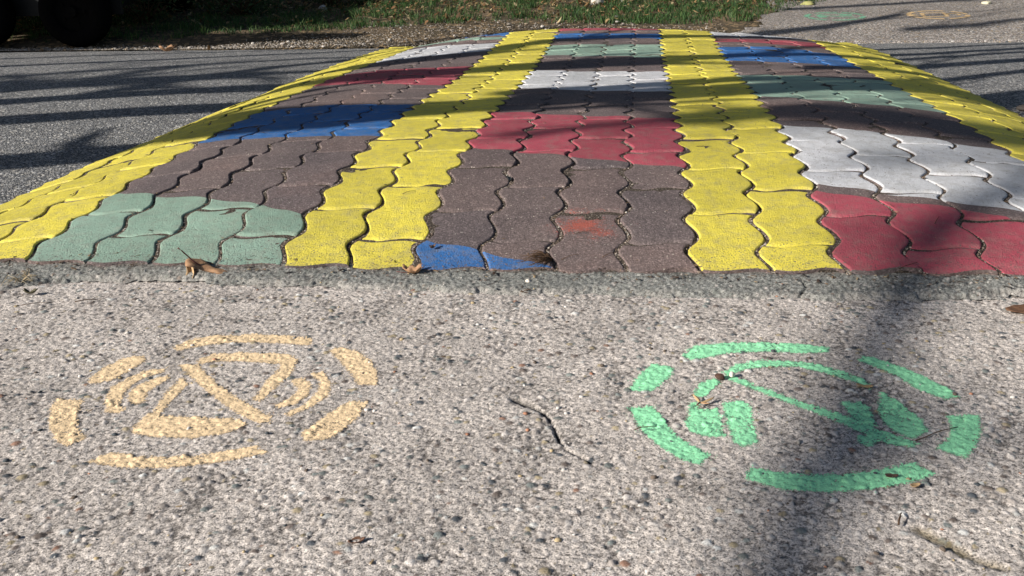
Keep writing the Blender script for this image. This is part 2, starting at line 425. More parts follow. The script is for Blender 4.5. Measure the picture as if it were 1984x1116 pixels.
# weathered concrete apron beyond the road, right
ax = np.concatenate([np.arange(1.7, 3.3, .022), np.arange(3.3, 6, .08), coarse(6, 60, 12, False)]); ay = np.concatenate([np.arange(3.72, 6.2, .03), np.arange(6.2, 9, .1), coarse(9, 40, 8, False)])
X, Y, F = grid(ax, ay)
lim = np.interp(Y, [3.7, 4.1, 4.5, 5.6, 6.5, 9, 40], [1.75, 1.85, 1.98, 2.22, 2.62, 3.4, 8]) + .05 * vnoise(X, Y, 4, 71) + .03 * vnoise(X, Y, 15, 72)
Z = ground(X, Y) + .006 + .003 * vnoise(X, Y, 2.3, 73) - .03 * (Y < 3.80)
keep = (X.ravel()[F] > lim.ravel()[F]).all(1)
np_mesh('driveway_apron', np.stack([X, Y, Z], -1).reshape(-1, 3), F[keep], M_APR)['kind'] = 'structure'

# ------------------------------------------------------------------ the speed hump, paver by paver
hump = bpy.data.objects.new('speed_hump', None); COL.objects.link(hump)
tag(hump, 'paved speed hump of wavy interlocking blocks with yellow stripes and coloured patches', 'speed hump')
GS, CS, GT, CT = .029, .024, .008, .026      # half gap and chamfer, along and across the columns
YEL_COLS = {-1: 'l', 0: 'l', 1: 'l', 6: 'm', 7: 'm', 12: 'n', 13: 'n', 18: 'r', 19: 'r', 20: 'r'}
# each panel: lines across it (column, half paver) and the paint between them
PANELS = {
 'A': ((2, 6), [('green_near', [(2, 1.05), (4, .47), (6, -.28)]), ('bare', [(2, 4.64), (6, 4.2)]), ('blue_left', [(2, 8.12), (6, 8.05)]), ('bare', [(2, 12.35), (4, 12.1), (6, 11.5)]),
                ('red_left', [(2, 15.35), (6, 16.05)]), ('bare', [(2, 18.7), (6, 20.3)]), ('white_left', [(2, 24.1), (6, 22.15)]), ('bare', [(2, 25.6), (6, 23.3)]), ('green_left_far', [(2, 27.4), (6, 24.1)]), ('bare', [(2, 28.6), (6, 24.7)]), ('blue_left_far', [(2, 32), (6, 28)]), ('bare', [(2, 40), (6, 40)])]),
 'B': ((8, 12), [('blue_corner', [(8, -.98), (9, -1.32), (9.9, -1.72), (9.96, -2.4), (12, -3)]), ('bare', [(8, 3.2), (12, 2.02)]), ('red_mid', [(8, 6.95), (12, 6.0)]), ('bare', [(8, 11.2), (12, 10.15)]),
                 ('white_mid', [(8, 15.3), (12, 14.7)]), ('bare', [(8, 18.8), (12, 18.25)]), ('green_mid', [(8, 21.35), (12, 21.35)]), ('bare', [(8, 22.8), (12, 23.0)]), ('blue_mid_far', [(8, 24.35), (12, 24.35)]), ('bare', [(8, 25.2), (12, 25.5)]), ('red_mid_far', [(8, 28), (12, 28)]), ('bare', [(8, 40), (12, 40)])]),
 'C': ((14, 18), [('red_near', [(14, 1.0), (15, .68), (16, .35), (17, -.1), (18, -.55)]), ('bare', [(14, 1.32), (15, .99), (16, .66), (17, .28), (18, -.1)]), ('white_near', [(14, 5.35), (15.4, 5.06), (17.2, 4.3), (18, 4.05)]), ('bare', [(14, 9.35), (15.5, 8.7), (18, 7.9)]),
                  ('green_right', [(14, 13.75), (18, 13.5)]), ('bare', [(14, 17.5), (18, 16.7)]), ('blue_right', [(14, 21.1), (16, 21.6), (18, 20.6)]), ('bare', [(14, 22.6), (18, 22.9)]), ('red_right_far', [(14, 23.7), (18, 24.8)]), ('bare', [(14, 24.6), (18, 26.0)]), ('white_right_far', [(14, 27), (18, 30)]), ('bare', [(14, 40), (18, 40)])]),
}
def wave(n): return .092 * np.sin(2 * pi * n) + .012 * np.sin(4 * pi * n + .6)
bins = {}
def put_paver(k, n0):
    base_s = [GS, GS, GS + CS * .4, GS + CS, GS + CS + .012] + list(np.linspace(GS + CS, 1 - GS - CS, 10)[1:-1]) + [1 - GS - CS - .012, 1 - GS - CS, 1 - GS - CS * .4, 1 - GS, 1 - GS]
    drop_s = [.012, .0030, .0011, .0001, 0] + [0] * 8 + [0, .0001, .0011, .0030, .012]
    base_t = [GT, GT, GT + CT * .35, GT + CT, GT + CT + .008] + list(np.linspace(GT + CT, 1 - GT - CT, 18)[1:-1]) + [1 - GT - CT - .008, 1 - GT - CT, 1 - GT - CT * .35, 1 - GT, 1 - GT]
    drop_t = [.012, .0042, .0016, .0001, 0] + [0] * 16 + [0, .0001, .0016, .0042, .012]
    S = np.array(base_s); T = np.array(base_t); DS = np.array(drop_s); DT = np.array(drop_t)
    rk = np.random.default_rng((k + 50) * 1000 + n0 + 50)
    dz, ta, tb = rk.uniform(-.0016, .0014), rk.uniform(-.0017, .0017), rk.uniform(-.0022, .0010)
    jx, jy, tone = rk.uniform(-.008, .008), rk.uniform(-.02, .02), rk.uniform(-1, 1)
    if k in YEL_COLS: segs = [('yellow_' + YEL_COLS[k], None)]
    else:
        pn = 'A' if k < 6 else 'B' if k < 12 else 'C'; segs = PANELS[pn][1]
    lo = (front(k + S) - n0) / 2 + .002 * np.sin(S * 9 + k * 2)      # straight cut at the near end
    lo = np.clip(lo, 0, 1); hi_all = np.clip((N1 - n0) / 2, 0, 1)
    for nm, line in segs:
        if line is None: hi = np.full(len(S), hi_all)
        else:
            hi = np.clip((np.interp(k + S, [p[0] for p in line], [p[1] for p in line]) - n0) / 2 + .0015 * np.sin(S * 14 + k), 0, hi_all)
        hi = np.maximum(hi, lo)
        if (hi - lo).max() > .004:
            tt = np.clip(T[None, :], lo[:, None], hi[:, None])
            dd = np.where(np.abs(tt - T[None, :]) < 1e-9, DT[None, :], 0.0)
            cl = np.interp(tt, [GT, GT + CT * .35, GT + CT, 1 - GT - CT, 1 - GT - CT * .35, 1 - GT], [.0042, .0016, 0, 0, .0016, .0042])
            dd = np.where(dd > 0, dd, cl)
            # a cut paver shows its sawn face at the near end
            dd = np.where((tt <= lo[:, None] + 1e-6) & (lo[:, None] > GT) & (abs(lo[:, None] - (front(k + S)[:, None] - n0) / 2) < .02) & (np.arange(len(T))[None, :] == 0), .016, dd)
            ss = S[:, None]
            n = n0 + 2 * tt; kx = k + ss + wave(n) + jx
            xx = kx * U
            yy = (n + jy) * R * U - .0052 * np.sin(2 * pi * ss)
            zz = z_hump(kx, yy / (R * U)) + dz + ta * (ss - .5) * 2 + tb * (tt - .5) * 2 - np.maximum(DS[:, None], dd) + .003
            es = np.clip(1 - np.minimum(ss, 1 - ss) / .12, 0, 1); et = np.clip(1 - np.minimum(tt, 1 - tt) / .06, 0, 1); ew = np.maximum(es, et)
            xx = xx + .0007 * vnoise(xx, yy, 75, 301) * es; yy = yy + .0006 * vnoise(xx, yy, 70, 302) * et
            zz = zz - ew * .0034 * np.clip(vnoise(xx, yy, 55, 303) * .7 + vnoise(xx, yy, 130, 304) * .5 - .42, 0, 1) - .0006 * vnoise(xx, yy, 14, 305)
            V = np.stack([xx, yy, zz], -1).reshape(-1, 3); ns, ntt = len(S), len(T)
            i = np.arange(ns - 1)[:, None]; j = np.arange(ntt - 1)[None, :]
            h0 = tt[:-1, 1:] - tt[:-1, :-1]; h1 = tt[1:, 1:] - tt[1:, :-1]
            vis = (h0 + h1 > 1e-7) | (np.abs(dd[:-1, 1:] - dd[:-1, :-1]) > 1e-4)
            a = (i * ntt + j); Q = np.stack([a, a + ntt, a + ntt + 1, a + 1], -1)
            skirt = (DS[:-1, None] > .01) | (DS[1:, None] > .01) | (dd[:-1, :-1] > .01) | (dd[:-1, 1:] > .01)
            for key, mk in ((nm, vis & ~skirt), ('bare', vis & skirt)):
                if not mk.any(): continue
                b = bins.setdefault(key, [[], [], 0, []])
                b[3].append(np.full(len(V), tone)); b[0].append(V); b[1].append(Q[mk] + b[2]); b[2] += len(V)
        lo = hi
for k in range(-1, 21):
    for n0 in range(-4 + (k % 2), 35, 2): put_paver(k, n0)
LOOK = {'yellow_l': ('painted_stripe', M_YEL, 'yellow stripe along the left edge of the hump'), 'yellow_m': ('painted_stripe', M_YEL, 'yellow stripe left of the middle panel'),
 'yellow_n': ('painted_stripe', M_YEL, 'yellow stripe right of the middle panel'), 'yellow_r': ('painted_stripe', M_YEL, 'yellow stripe along the right edge of the hump'),
 'bare': ('paving', M_PAV, 'unpainted brown-grey wavy pavers')}
for nm in [s[0] for p in PANELS.values() for s in p[1]]:
    if nm == 'bare': continue
    c_ = nm.split('_')[0]; LOOK[nm] = ('painted_patch', dict(green=M_GRN, blue=M_BLU, red=M_RED, white=M_WHT)[c_], None)
PL = dict(green_near='sage green patch at the near left corner', blue_left='large blue patch in the left panel', red_left='dark red patch in the left panel', white_left='white patch in the left panel', green_left_far='thin green band at the far end of the left panel', blue_left_far='blue band at the far end of the left panel',
 blue_corner='blue corner beside the near crumpled leaf', red_mid='red patch in the middle panel', white_mid='white patch in the middle panel', green_mid='green patch in the middle panel', blue_mid_far='blue band far up the middle panel', red_mid_far='thin red band at the far end of the middle panel',
 red_near='red patch at the near right', white_near='large white patch in the right panel', green_right='green patch in the right panel', blue_right='blue patch in the right panel', red_right_far='red band far up the right panel', white_right_far='white band at the far end of the right panel')
for key, (V, Q, _, TN) in bins.items():
    nm, mat, lb = LOOK[key]
    o = np_mesh(nm, np.concatenate(V), np.concatenate(Q), mat, parent=hump, attrs=dict(tone=np.concatenate(TN)))
    o['label'] = lb or PL[key]
# grit in the joints
gx = np.arange(-.115, 21.05 * U, .0075); gy = np.arange(Y0 - .025, Y1, .0075)
X, Y, F = grid(gx, gy)
Z = z_hump(X / U, Y / (R * U)) - .0004 + .0009 * vnoise(X, Y, 80, 81) + .0012 * vnoise(X, Y, 17, 82)
Z = np.where(Y / (R * U) < front(X / U) + .03, Z - .016, Z)
np_mesh('joint_filling', np.stack([X, Y, Z], -1).reshape(-1, 3), F, M_JNT, parent=hump)['label'] = 'brown grit filling the wavy joints'

# ------------------------------------------------------------------ sprayed stencil marks
YM = [[(.6402,-.5121),(.6514,-.4846),(.6792,-.4688),(.7308,-.4591),(.7795,-.46),(.8179,-.4675),(.8238,-.4906),(.7823,-.4869),(.7415,-.4865),(.6998,-.4929),(.6691,-.5084),(.6507,-.5236)],[(.8542,-.5046),(.8686,-.4955),(.8956,-.5096),(.9196,-.5388),(.9374,-.5706),(.9457,-.605),(.9228,-.6067),(.9066,-.5766),(.8823,-.5416)],[(.9475,-.6539),(.9268,-.6524),(.9134,-.6752),(.9032,-.7059),(.8948,-.7349),(.9028,-.7506),(.9269,-.7459),(.937,-.7259),(.9451,-.6966)],[(.6884,-.8155),(.7035,-.7939),(.732,-.8017),(.7684,-.7996),(.8047,-.7914),(.8336,-.7776),(.8545,-.7696),(.8713,-.7822),(.8508,-.794),(.8128,-.8097),(.7783,-.8201),(.7405,-.8233),(.7102,-.821)],[(.5702,-.6776),(.6018,-.6738),(.6126,-.7057),(.6309,-.7399),(.6573,-.7658),(.6464,-.7856),(.6239,-.7713),(.5923,-.7314),(.574,-.6964)],[(.579,-.623),(.5794,-.5832),(.5903,-.5542),(.6111,-.5424),(.6219,-.5572),(.6165,-.5914),(.6066,-.6209),(.5866,-.6308)],[(.6468,-.7029),(.6288,-.673),(.6204,-.6405),(.6256,-.6088),(.6397,-.586),(.6591,-.5794),(.6639,-.5893),(.6485,-.6035),(.6392,-.6288),(.6441,-.6587),(.6528,-.6838),(.6664,-.6952),(.6639,-.7046)],[(.6627,-.6767),(.6498,-.655),(.65,-.6314),(.6597,-.6133),(.673,-.6016),(.6785,-.6097),(.6727,-.6331),(.6703,-.6501),(.6786,-.6754),(.6724,-.681)],[(.6741,-.5685),(.6986,-.5667),(.7312,-.6042),(.7719,-.642),(.8077,-.6714),(.8443,-.6989),(.8499,-.7102),(.8393,-.7158),(.8138,-.7014),(.7737,-.6678),(.728,-.6253),(.6975,-.5925)],[(.692,-.552),(.7022,-.5302),(.7361,-.5237),(.8023,-.5243),(.8219,-.5384),(.8289,-.5861),(.8227,-.6247),(.8184,-.661),(.8086,-.6586),(.8059,-.6124),(.8088,-.5695),(.8062,-.5533),(.7468,-.5502),(.7089,-.553),(.7008,-.5643)],[(.6947,-.6071),(.71,-.6199),(.7103,-.6665),(.7135,-.7096),(.8106,-.7076),(.8244,-.721),(.8106,-.7419),(.7752,-.7559),(.7311,-.7569),(.7001,-.7483),(.6982,-.7197),(.7021,-.6984),(.6954,-.6481)],[(.8364,-.6031),(.8449,-.592),(.8625,-.608),(.8704,-.6408),(.8634,-.6638),(.8451,-.6777),(.8404,-.6687),(.852,-.652),(.8548,-.6256)],[(.8535,-.5806),(.8669,-.5738),(.8878,-.606),(.895,-.6389),(.8871,-.665),(.866,-.696),(.8598,-.6905),(.8748,-.6629),(.8803,-.6302),(.8723,-.6003)]]
GM = [[(1.3209,-0.4821),(1.3376,-0.4533),(1.3727,-0.441),(1.417,-0.4329),(1.4663,-0.4343),(1.511,-0.4447),(1.506,-0.4608),(1.4738,-0.4655),(1.429,-0.4625),(1.3827,-0.4698),(1.351,-0.4876),(1.3309,-0.4967)],[(1.5399,-0.4849),(1.5501,-0.4706),(1.5637,-0.4756),(1.5841,-0.4999),(1.6048,-0.5301),(1.6234,-0.562),(1.6296,-0.587),(1.6143,-0.5944),(1.5933,-0.5741),(1.5764,-0.5322),(1.5571,-0.5056)],[(1.6049,-0.6369),(1.6372,-0.6343),(1.6274,-0.6739),(1.6113,-0.7066),(1.5947,-0.7303),(1.5733,-0.7148),(1.5922,-0.6901),(1.6021,-0.6625)],[(1.372,-0.785),(1.3789,-0.7634),(1.3948,-0.7691),(1.4266,-0.7757),(1.4616,-0.7735),(1.5031,-0.7621),(1.542,-0.7445),(1.5574,-0.7643),(1.5278,-0.7827),(1.4864,-0.7974),(1.4447,-0.8046),(1.4044,-0.8024)],[(1.2534,-0.6387),(1.2794,-0.6348),(1.291,-0.6625),(1.3043,-0.7008),(1.3211,-0.7234),(1.3375,-0.7399),(1.3265,-0.7606),(1.3076,-0.75),(1.2859,-0.7237),(1.2683,-0.6928)],[(1.2543,-0.5909),(1.2628,-0.5563),(1.2822,-0.5131),(1.306,-0.5209),(1.3037,-0.5462),(1.2886,-0.5749),(1.2798,-0.5922),(1.2629,-0.5936)],[(1.3684,-0.5342),(1.3853,-0.5076),(1.4225,-0.4922),(1.4635,-0.4943),(1.4966,-0.5065),(1.5259,-0.5327),(1.54,-0.5587),(1.5357,-0.5722),(1.5267,-0.5564),(1.4928,-0.5282),(1.4614,-0.5092),(1.4231,-0.5121),(1.3958,-0.5214),(1.3736,-0.5422)],[(1.3647,-0.545),(1.3821,-0.5437),(1.4124,-0.5786),(1.4513,-0.6136),(1.4862,-0.6408),(1.5187,-0.6694),(1.5389,-0.6893),(1.5541,-0.7063),(1.5454,-0.7122),(1.5252,-0.7062),(1.5056,-0.6841),(1.472,-0.6477),(1.4304,-0.6091),(1.3909,-0.5703)],[(1.3303,-0.5948),(1.3403,-0.5675),(1.3554,-0.5547),(1.3619,-0.5624),(1.3505,-0.5834),(1.3409,-0.6036),(1.3312,-0.6031)],[(1.3158,-0.672),(1.3225,-0.6422),(1.3235,-0.6207),(1.3303,-0.6202),(1.3336,-0.6353),(1.3525,-0.6338),(1.3566,-0.6572),(1.3554,-0.6993),(1.3375,-0.7008),(1.3203,-0.6885)],[(1.3616,-0.6208),(1.3826,-0.6129),(1.3909,-0.6246),(1.3898,-0.6602),(1.3901,-0.7097),(1.3761,-0.7203),(1.3669,-0.7117),(1.3626,-0.6739)],[(1.4959,-0.6101),(1.5188,-0.6082),(1.5242,-0.6259),(1.5219,-0.6663),(1.5091,-0.6674),(1.4993,-0.6397)],[(1.5322,-0.6312),(1.546,-0.581),(1.5553,-0.5929),(1.5652,-0.6226),(1.5733,-0.6509),(1.571,-0.6786),(1.5525,-0.6935),(1.5371,-0.676),(1.5321,-0.6543)],[(1.4994,-0.69),(1.5176,-0.6858),(1.5183,-0.699),(1.5043,-0.7131),(1.4961,-0.706)]]
def sdf(X, Y, polys):
    best = np.full(X.shape, -1.0)
    for P in polys:
        d = np.full(X.shape, 9.0); inside = np.zeros(X.shape, bool)
        for (ax, ay), (bx, by) in zip(P, P[1:] + P[:1]):
            vx, vy = bx - ax, by - ay; t = np.clip(((X - ax) * vx + (Y - ay) * vy) / (vx * vx + vy * vy + 1e-12), 0, 1)
            d = np.minimum(d, np.hypot(X - ax - t * vx, Y - ay - t * vy))
            c = (ay > Y) != (by > Y)
            inside ^= c & (X < (bx - ax) * (Y - ay) / (by - ay + 1e-12) + ax)
        best = np.maximum(best, np.where(inside, d, -d))
    return best

def mark_mat(name, col, cover=.5, soft=.0042):
    """spray paint: solid in the middle of a stroke, missing in pits, ragged at the rim"""
    m, nt, b = nodes(name); co = coord(nt)
    s = N(nt, 'ShaderNodeAttribute', attribute_name='sdf').outputs['Fac']
    h = N(nt, 'ShaderNodeAttribute', attribute_name='relief').outputs['Fac']
    n = noise(nt, co, 420, 3, .7)
    e = N(nt, 'ShaderNodeMapRange'); nt.links.new(s, e.inputs[0])
    e.inputs[1].default_value = -soft * 1.0; e.inputs[2].default_value = soft * .55; e.inputs[3].default_value = -.55; e.inputs[4].default_value = cover
    a = mth(nt, 'ADD', mth(nt, 'ADD', e.outputs[0], h), mth(nt, 'MULTIPLY', mth(nt, 'SUBTRACT', n, .5), 3.8))
    al = N(nt, 'ShaderNodeMapRange'); nt.links.new(a, al.inputs[0]); al.inputs[1].default_value = -.05; al.inputs[2].default_value = .22
    nt.links.new(al.outputs[0], b.inputs['Alpha'])
    c = mix(nt, ramp(nt, noise(nt, co, 600, 2, .7), [(.35, .75), (.6, 0.0)]), col, tuple(x * .70 for x in col))
    c = mix(nt, ramp(nt, noise(nt, co, 30, 3), [(.4, 0.0), (.75, .35)]), c, tuple(x * .7 for x in col))
    nt.links.new(c, b.inputs['Base Color']); b.inputs['Roughness'].default_value = .75; b.inputs['Specular IOR Level'].default_value = .2
    bump(nt, b, n, .0010)
    return m
M_MY = mark_mat('pale_orange_spray', (.98, .74, .47), .56)
M_MG = mark_mat('mint_green_spray', (.37, .90, .52), .60)

def near_mark(polys, mat, label):
    P = np.array([p for q in polys for p in q]); a = P.min(0) - .012; b = P.max(0) + .012
    ii = np.where((fx > a[0]) & (fx < b[0]))[0]; jj = np.where((fy > a[1]) & (fy < b[1]))[0]
    xs, ys = fx[ii], fy[jj]; X, Y, F = grid(xs, ys)
    sl = (slice(jj[0], jj[-1] + 1), slice(ii[0], ii[-1] + 1))
    Z = ZS[sl] + .0005; h = H[sl]
    # paint does not reach the pits: compare each spot with the mean level round it
    rel = np.clip((h - h.mean()) / h.std() * .16, -.7, .12)
    s = sdf(X, Y, polys)
    keep = (s.ravel()[F] > -.008).any(1)
    o = np_mesh('stencil_mark', np.stack([X, Y, Z], -1).reshape(-1, 3), F[keep], mat, attrs=dict(sdf=s.ravel(), relief=rel.ravel()))
    tag(o, label, 'ground marking', 'round sprayed marks on the concrete')
near_mark(YM, M_MY, 'pale orange round stencil of dashed ring and crossed triangles on the near concrete')
near_mark(GM, M_MG, 'mint green round stencil of dashed ring and slanted line on the near concrete')

def strip_poly(pts, w_):
    L, Rr = [], []
    for i, (x, y) in enumerate(pts):
        x0, y0 = pts[max(i - 1, 0)]; x1, y1 = pts[min(i + 1, len(pts) - 1)]
        dx, dy = x1 - x0, y1 - y0; l = math.hypot(dx, dy) or 1; nx, ny = -dy / l * w_ / 2, dx / l * w_ / 2
        L.append((x + nx, y + ny)); Rr.append((x - nx, y - ny))
    return L + Rr[::-1]
def arc(cx, cy, r, a0, a1, n=10): return [(cx + r * cos(radians(a0 + (a1 - a0) * i / n)), cy + r * sin(radians(a0 + (a1 - a0) * i / n))) for i in range(n + 1)]
def far_mark(polys, mat, label):
    P = np.array([p for q in polys for p in q]); a = P.min(0) - .015; b = P.max(0) + .015
    X, Y, F = grid(np.arange(a[0], b[0], .006), np.arange(a[1], b[1], .006))
    Z = ground(X, Y) + .0075 + .003 * vnoise(X, Y, 2.3, 73)
    s = sdf(X, Y, polys); keep = (s.ravel()[F] > -.008).any(1)
    o = np_mesh('stencil_mark', np.stack([X, Y, Z], -1).reshape(-1, 3), F[keep], mat, attrs=dict(sdf=s.ravel(), relief=.15 * vnoise(X, Y, 60, 9).ravel()))
    tag(o, label, 'ground marking', 'round sprayed marks on the concrete')
M_MG2 = mark_mat('worn_mint_spray', (.24, .58, .38), .24, .008); M_MY2 = mark_mat('far_orange_spray', (.74, .52, .28), .5, .006)
cx, cy, r_ = 2.41, 4.478, .160
g = [strip_poly(arc(cx, cy, r_, a, a + d), .030) for a, d in ((5, 60), (75, 50), (140, 45), (195, 50), (255, 55), (318, 34))]
g += [strip_poly(arc(cx, cy, r_ * .62, 15, 165), .022), strip_poly([(cx - .09, cy + .04), (cx + .10, cy - .06)], .022), [(cx + .03, cy + .01), (cx + .10, cy + .0), (cx + .11, cy + .06), (cx + .04, cy + .07)], [(cx - .10, cy - .05), (cx - .05, cy - .05), (cx - .05, cy + .03), (cx - .10, cy + .03)]]
far_mark(g, M_MG2, 'faded mint green round stencil on the far apron beside the grass')
cx, cy, r_ = 2.99, 4.462, .160
g = [strip_poly(arc(cx, cy, r_, a, a + d), .026) for a, d in ((65, 55), (128, 66), (205, 62), (278, 40), (325, 28), (5, 44))]
g += [strip_poly([(cx - .075, cy + .07), (cx + .05, cy + .075), (cx + .035, cy - .07), (cx - .095, cy - .075), (cx - .075, cy + .07)], .024)]
g += [strip_poly(arc(cx + .085, cy, .035, -70, 200), .016), strip_poly(arc(cx - .115, cy, .03, 90, 270), .014)]
far_mark(g, M_MY2, 'pale orange round stencil with a square inside on the far apron')

# ------------------------------------------------------------------ the bare tree behind the photographer, whose limbs shade the road
M_BARK = simple('bark', (.10, .075, .055), .9, .1, var=.3, scale=8, bmp=.01)
M_TWIG = simple('twig', (.09, .055, .035), .85, .1, var=.3, scale=30)
def lift(p, dist): return Vector(p) - LD * dist
bt = bpy.data.objects.new('bare_tree', None); bt.location = (0, 0, 0); COL.objects.link(bt)
tag(bt, 'tall bare tree behind the camera whose limbs throw shadow bands over the hump', 'tree')
trunk_base = Vector((-10.6, -5.7, 0)); MBt = MB()
TR = [trunk_base + Vector((.2 * sin(h), .15 * cos(h * 1.3), h)) for h in (-.1, .4, 1.0, 1.8, 2.6, 3.4, 4.2)]
MBt.add(*tube(TR, [.38, .30, .26, .24, .20, .16, .10], 14)); MBt.build('trunk', M_BARK, bt)
LB = MB()
def limb(pts, dist, rad, twigs=6, d1=None, link=False, tl=.7, rr=None):
    P = []; n = len(pts)
    for i, (x, y, z) in enumerate(pts):
        d = dist + ((d1 or dist) - dist) * i / max(1, n - 1)
        P.append(lift((x, y, z), d))
    rr = list(rr) if rr else [rad * (1.12 - .35 * i / max(1, n - 1)) for i in range(n)]
    if link:
        j = TR[5]; P = [j] + P; rr = [rad * 1.3] + rr
    LB.add(*tube(P, rr, 9))
    for q in range(twigs):
        i = random.randrange(0, n - 1); a = P[i].lerp(P[i + 1], random.random())
        d = (P[i + 1] - P[i]).normalized(); s = Vector((random.gauss(0, 1), random.gauss(0, 1), random.gauss(0, 1)))
        d = (d * random.uniform(.6, 1.3) + s * .55).normalized(); L = random.uniform(.4, 1.1) * tl
        b_ = a + d * L * .5; c_ = b_ + (d + Vector((random.gauss(0, .3), random.gauss(0, .3), random.gauss(0, .3)))).normalized() * L * .6
        r0 = rad * random.uniform(.22, .42)
        LB.add(*tube([a, b_, c_], [r0, r0 * .7, r0 * .25], 5))
F_ = [(-3.2, -.85, 0), (-1.6, .0, 0), (-.39, .649, 0), (-.15, .78, 0), (.10, .82, .06), (.30, .74, .09), (.57, .735, .10), (.807, .862, .104), (1.066, 1.026, .099), (1.35, 1.119, .098), (1.645, 1.218, .097), (1.963, 1.363, .081), (2.33, 1.62, .01), (2.75, 1.85, 0), (4.2, 2.5, 0)]
limb(F_, 4.3, .115, 12, 4.8, rr=[.13, .12, .11, .11, .12, .13, .125, .115, .115, .12, .11, .09, .10, .11, .09])
limb([(.95, 1.16, .1), (1.12, 1.22, .1), (1.35, 1.34, .098), (1.55, 1.42, .096), (1.75, 1.44, .09), (1.96, 1.52, .08)], 4.4, .06, 5)
D_ = [(-3.2, .25, 0), (-1.8, .85, 0), (-.804, 1.27, 0), (-.49, 1.42, 0), (-.196, 1.52, 0), (.195, 1.58, .078), (.522, 1.58, .096), (.758, 1.72, .094), (1.012, 1.86, .092), (1.356, 1.97, .093), (1.664, 2.10, .091), (2.049, 2.30, .064), (2.545, 2.6, 0), (3.3, 2.95, 0), (4.5, 3.4, 0)]
limb(D_, 4.6, .09, 12, 5, rr=[.08, .09, .10, .10, .10, .10, .105, .08, .115, .09, .05, .045, .06, .06, .05])
limb([(-2.6, 1.1, 0), (-1.5, 1.40, 0), (-.972, 1.66, 0), (-.80, 1.86, 0), (-.70, 2.12, 0), (-.55, 2.44, 0), (-.38, 2.72, 0), (-.05, 3.05, 0), (.4, 3.5, 0)], 7, .052, 9, 7.4)
limb([(-4.5, 1.9, 0), (-1.859, 2.80, 0), (-1.384, 2.98, 0), (-.8, 3.25, 0), (-.234, 3.55, 0), (.6, 3.9, 0)], 5.5, .035, 8)
limb([(-4.6, 2.4, 0), (-2.098, 3.21, 0), (-1.222, 3.494, 0), (-.308, 3.80, 0), (.9, 4.3, 0)], 5.5, .026, 6)
limb([(-1.9, 1.15, 0), (-1.2, 1.62, 0), (-.4, 1.95, 0), (.12, 2.02, .06), (.40, 2.05, .09), (.62, 2.18, .107), (.80, 2.40, .11), (.897, 2.50, .116), (1.155, 2.60, .118), (1.351, 2.64, .114), (1.736, 2.77, .096), (2.05, 2.87, .06), (2.5, 3.02, 0), (3.4, 3.45, 0)], 4.8, .055, 9, rr=[.05, .07, .08, .10, .115, .09, .06, .055, .055, .05, .045, .045, .045, .04])
limb([(1.9, 3.0, .05), (2.344, 3.26, 0), (2.75, 3.40, 0), (3.232, 3.65, 0), (4.6, 4.3, 0)], 5.5, .038, 5)
limb([(1.9, 1.80, .07), (2.2, 2.00, .03), (2.524, 2.22, 0), (2.817, 2.42, 0), (4.0, 3.0, 0)], 5, .045, 7)
limb([(-2.4, 1.55, 0), (-1.3, 1.99, 0), (-1.0, 2.16, 0), (-.75, 2.28, 0), (-.45, 2.40, 0)], 8, .13, 12, 8)
limb([(-2.2, 2.1, 0), (-1.5, 2.42, 0), (-.9, 2.78, 0), (-.4, 3.05, 0), (.1, 3.2, 0)], 10, .04, 8)
limb([(1.45, .70, .1), (1.65, .80, .1), (1.82, .76, .09), (2.0, .66, .08), (2.2, .62, .05)], 9, .085, 6)
limb([(1.0, .48, .09), (1.3, .66, .1), (1.5, .72, .1)], 10, .03, 4)
limb([(1.9, 3.98, .0), (2.35, 4.16, .02), (2.62, 4.34, .03), (2.78, 4.50, .05)], 6, .05, 4)
limb([(2.72, 4.06, .02), (3.1, 4.13, .02), (3.7, 4.45, .05)], 8, .04, 4)
limb([(2.2, 4.82, .07), (2.9, 4.98, .09), (3.4, 5.12, .1), (4.2, 5.5, .13)], 8, .04, 4)
limb([(2.3, 2.75, 0), (2.9, 3.05, 0), (3.6, 3.4, 0)], 6, .035, 8)
limb([(2.2, 1.45, 0), (2.6, 1.66, 0), (3.2, 1.95, 0)], 5, .06, 8)
limb([(-3.6, 3.66, 0), (-2.6, 3.86, 0), (-1.9, 3.98, 0), (-1.4, 4.03, 0), (-.9, 4.08, 0), (-.4, 4.1, 0)], 5, .12, 6, rr=[.16, .16, .15, .13, .09, .05])  # extra limb added only to darken the gravel edge by the trailer
limb([(-2.2, 1.9, 0), (-1.5, 2.05, 0), (-1.05, 2.35, 0), (-.9, 2.75, 0)], 10, .05, 10, tl=1.1)
# the soft broad band over the green stencil
limb([(1.19, -1.45, 0), (1.33, -1.06, 0), (1.385, -.93, 0), (1.43, -.80, 0), (1.50, -.63, 0), (1.565, -.45, 0), (1.635, -.24, .01), (1.76, -.07, .04), (1.88, .10, .06), (2.0, .25, .06), (2.2, .5, .04)], 8.5, .031, 8, 9, tl=.45)
limb([(1.62, -.75, 0), (1.56, -.60, 0), (1.52, -.52, 0), (1.58, -.4, 0)], 14, .030, 2, tl=.4)
limb([(1.7, .28, .07), (1.9, .38, .07), (2.15, .45, .05)], 17, .030, 2)
limb([(1.5, .50, .1), (1.66, .62, .1), (1.8, .8, .09)], 16, .02, 2)
limb([(1.60, -.12, .04), (1.70, -.03, .05), (1.78, .04, .06)], 16, .03, 1)
LB.build('crown', M_BARK, bt)['kind'] = 'stuff'

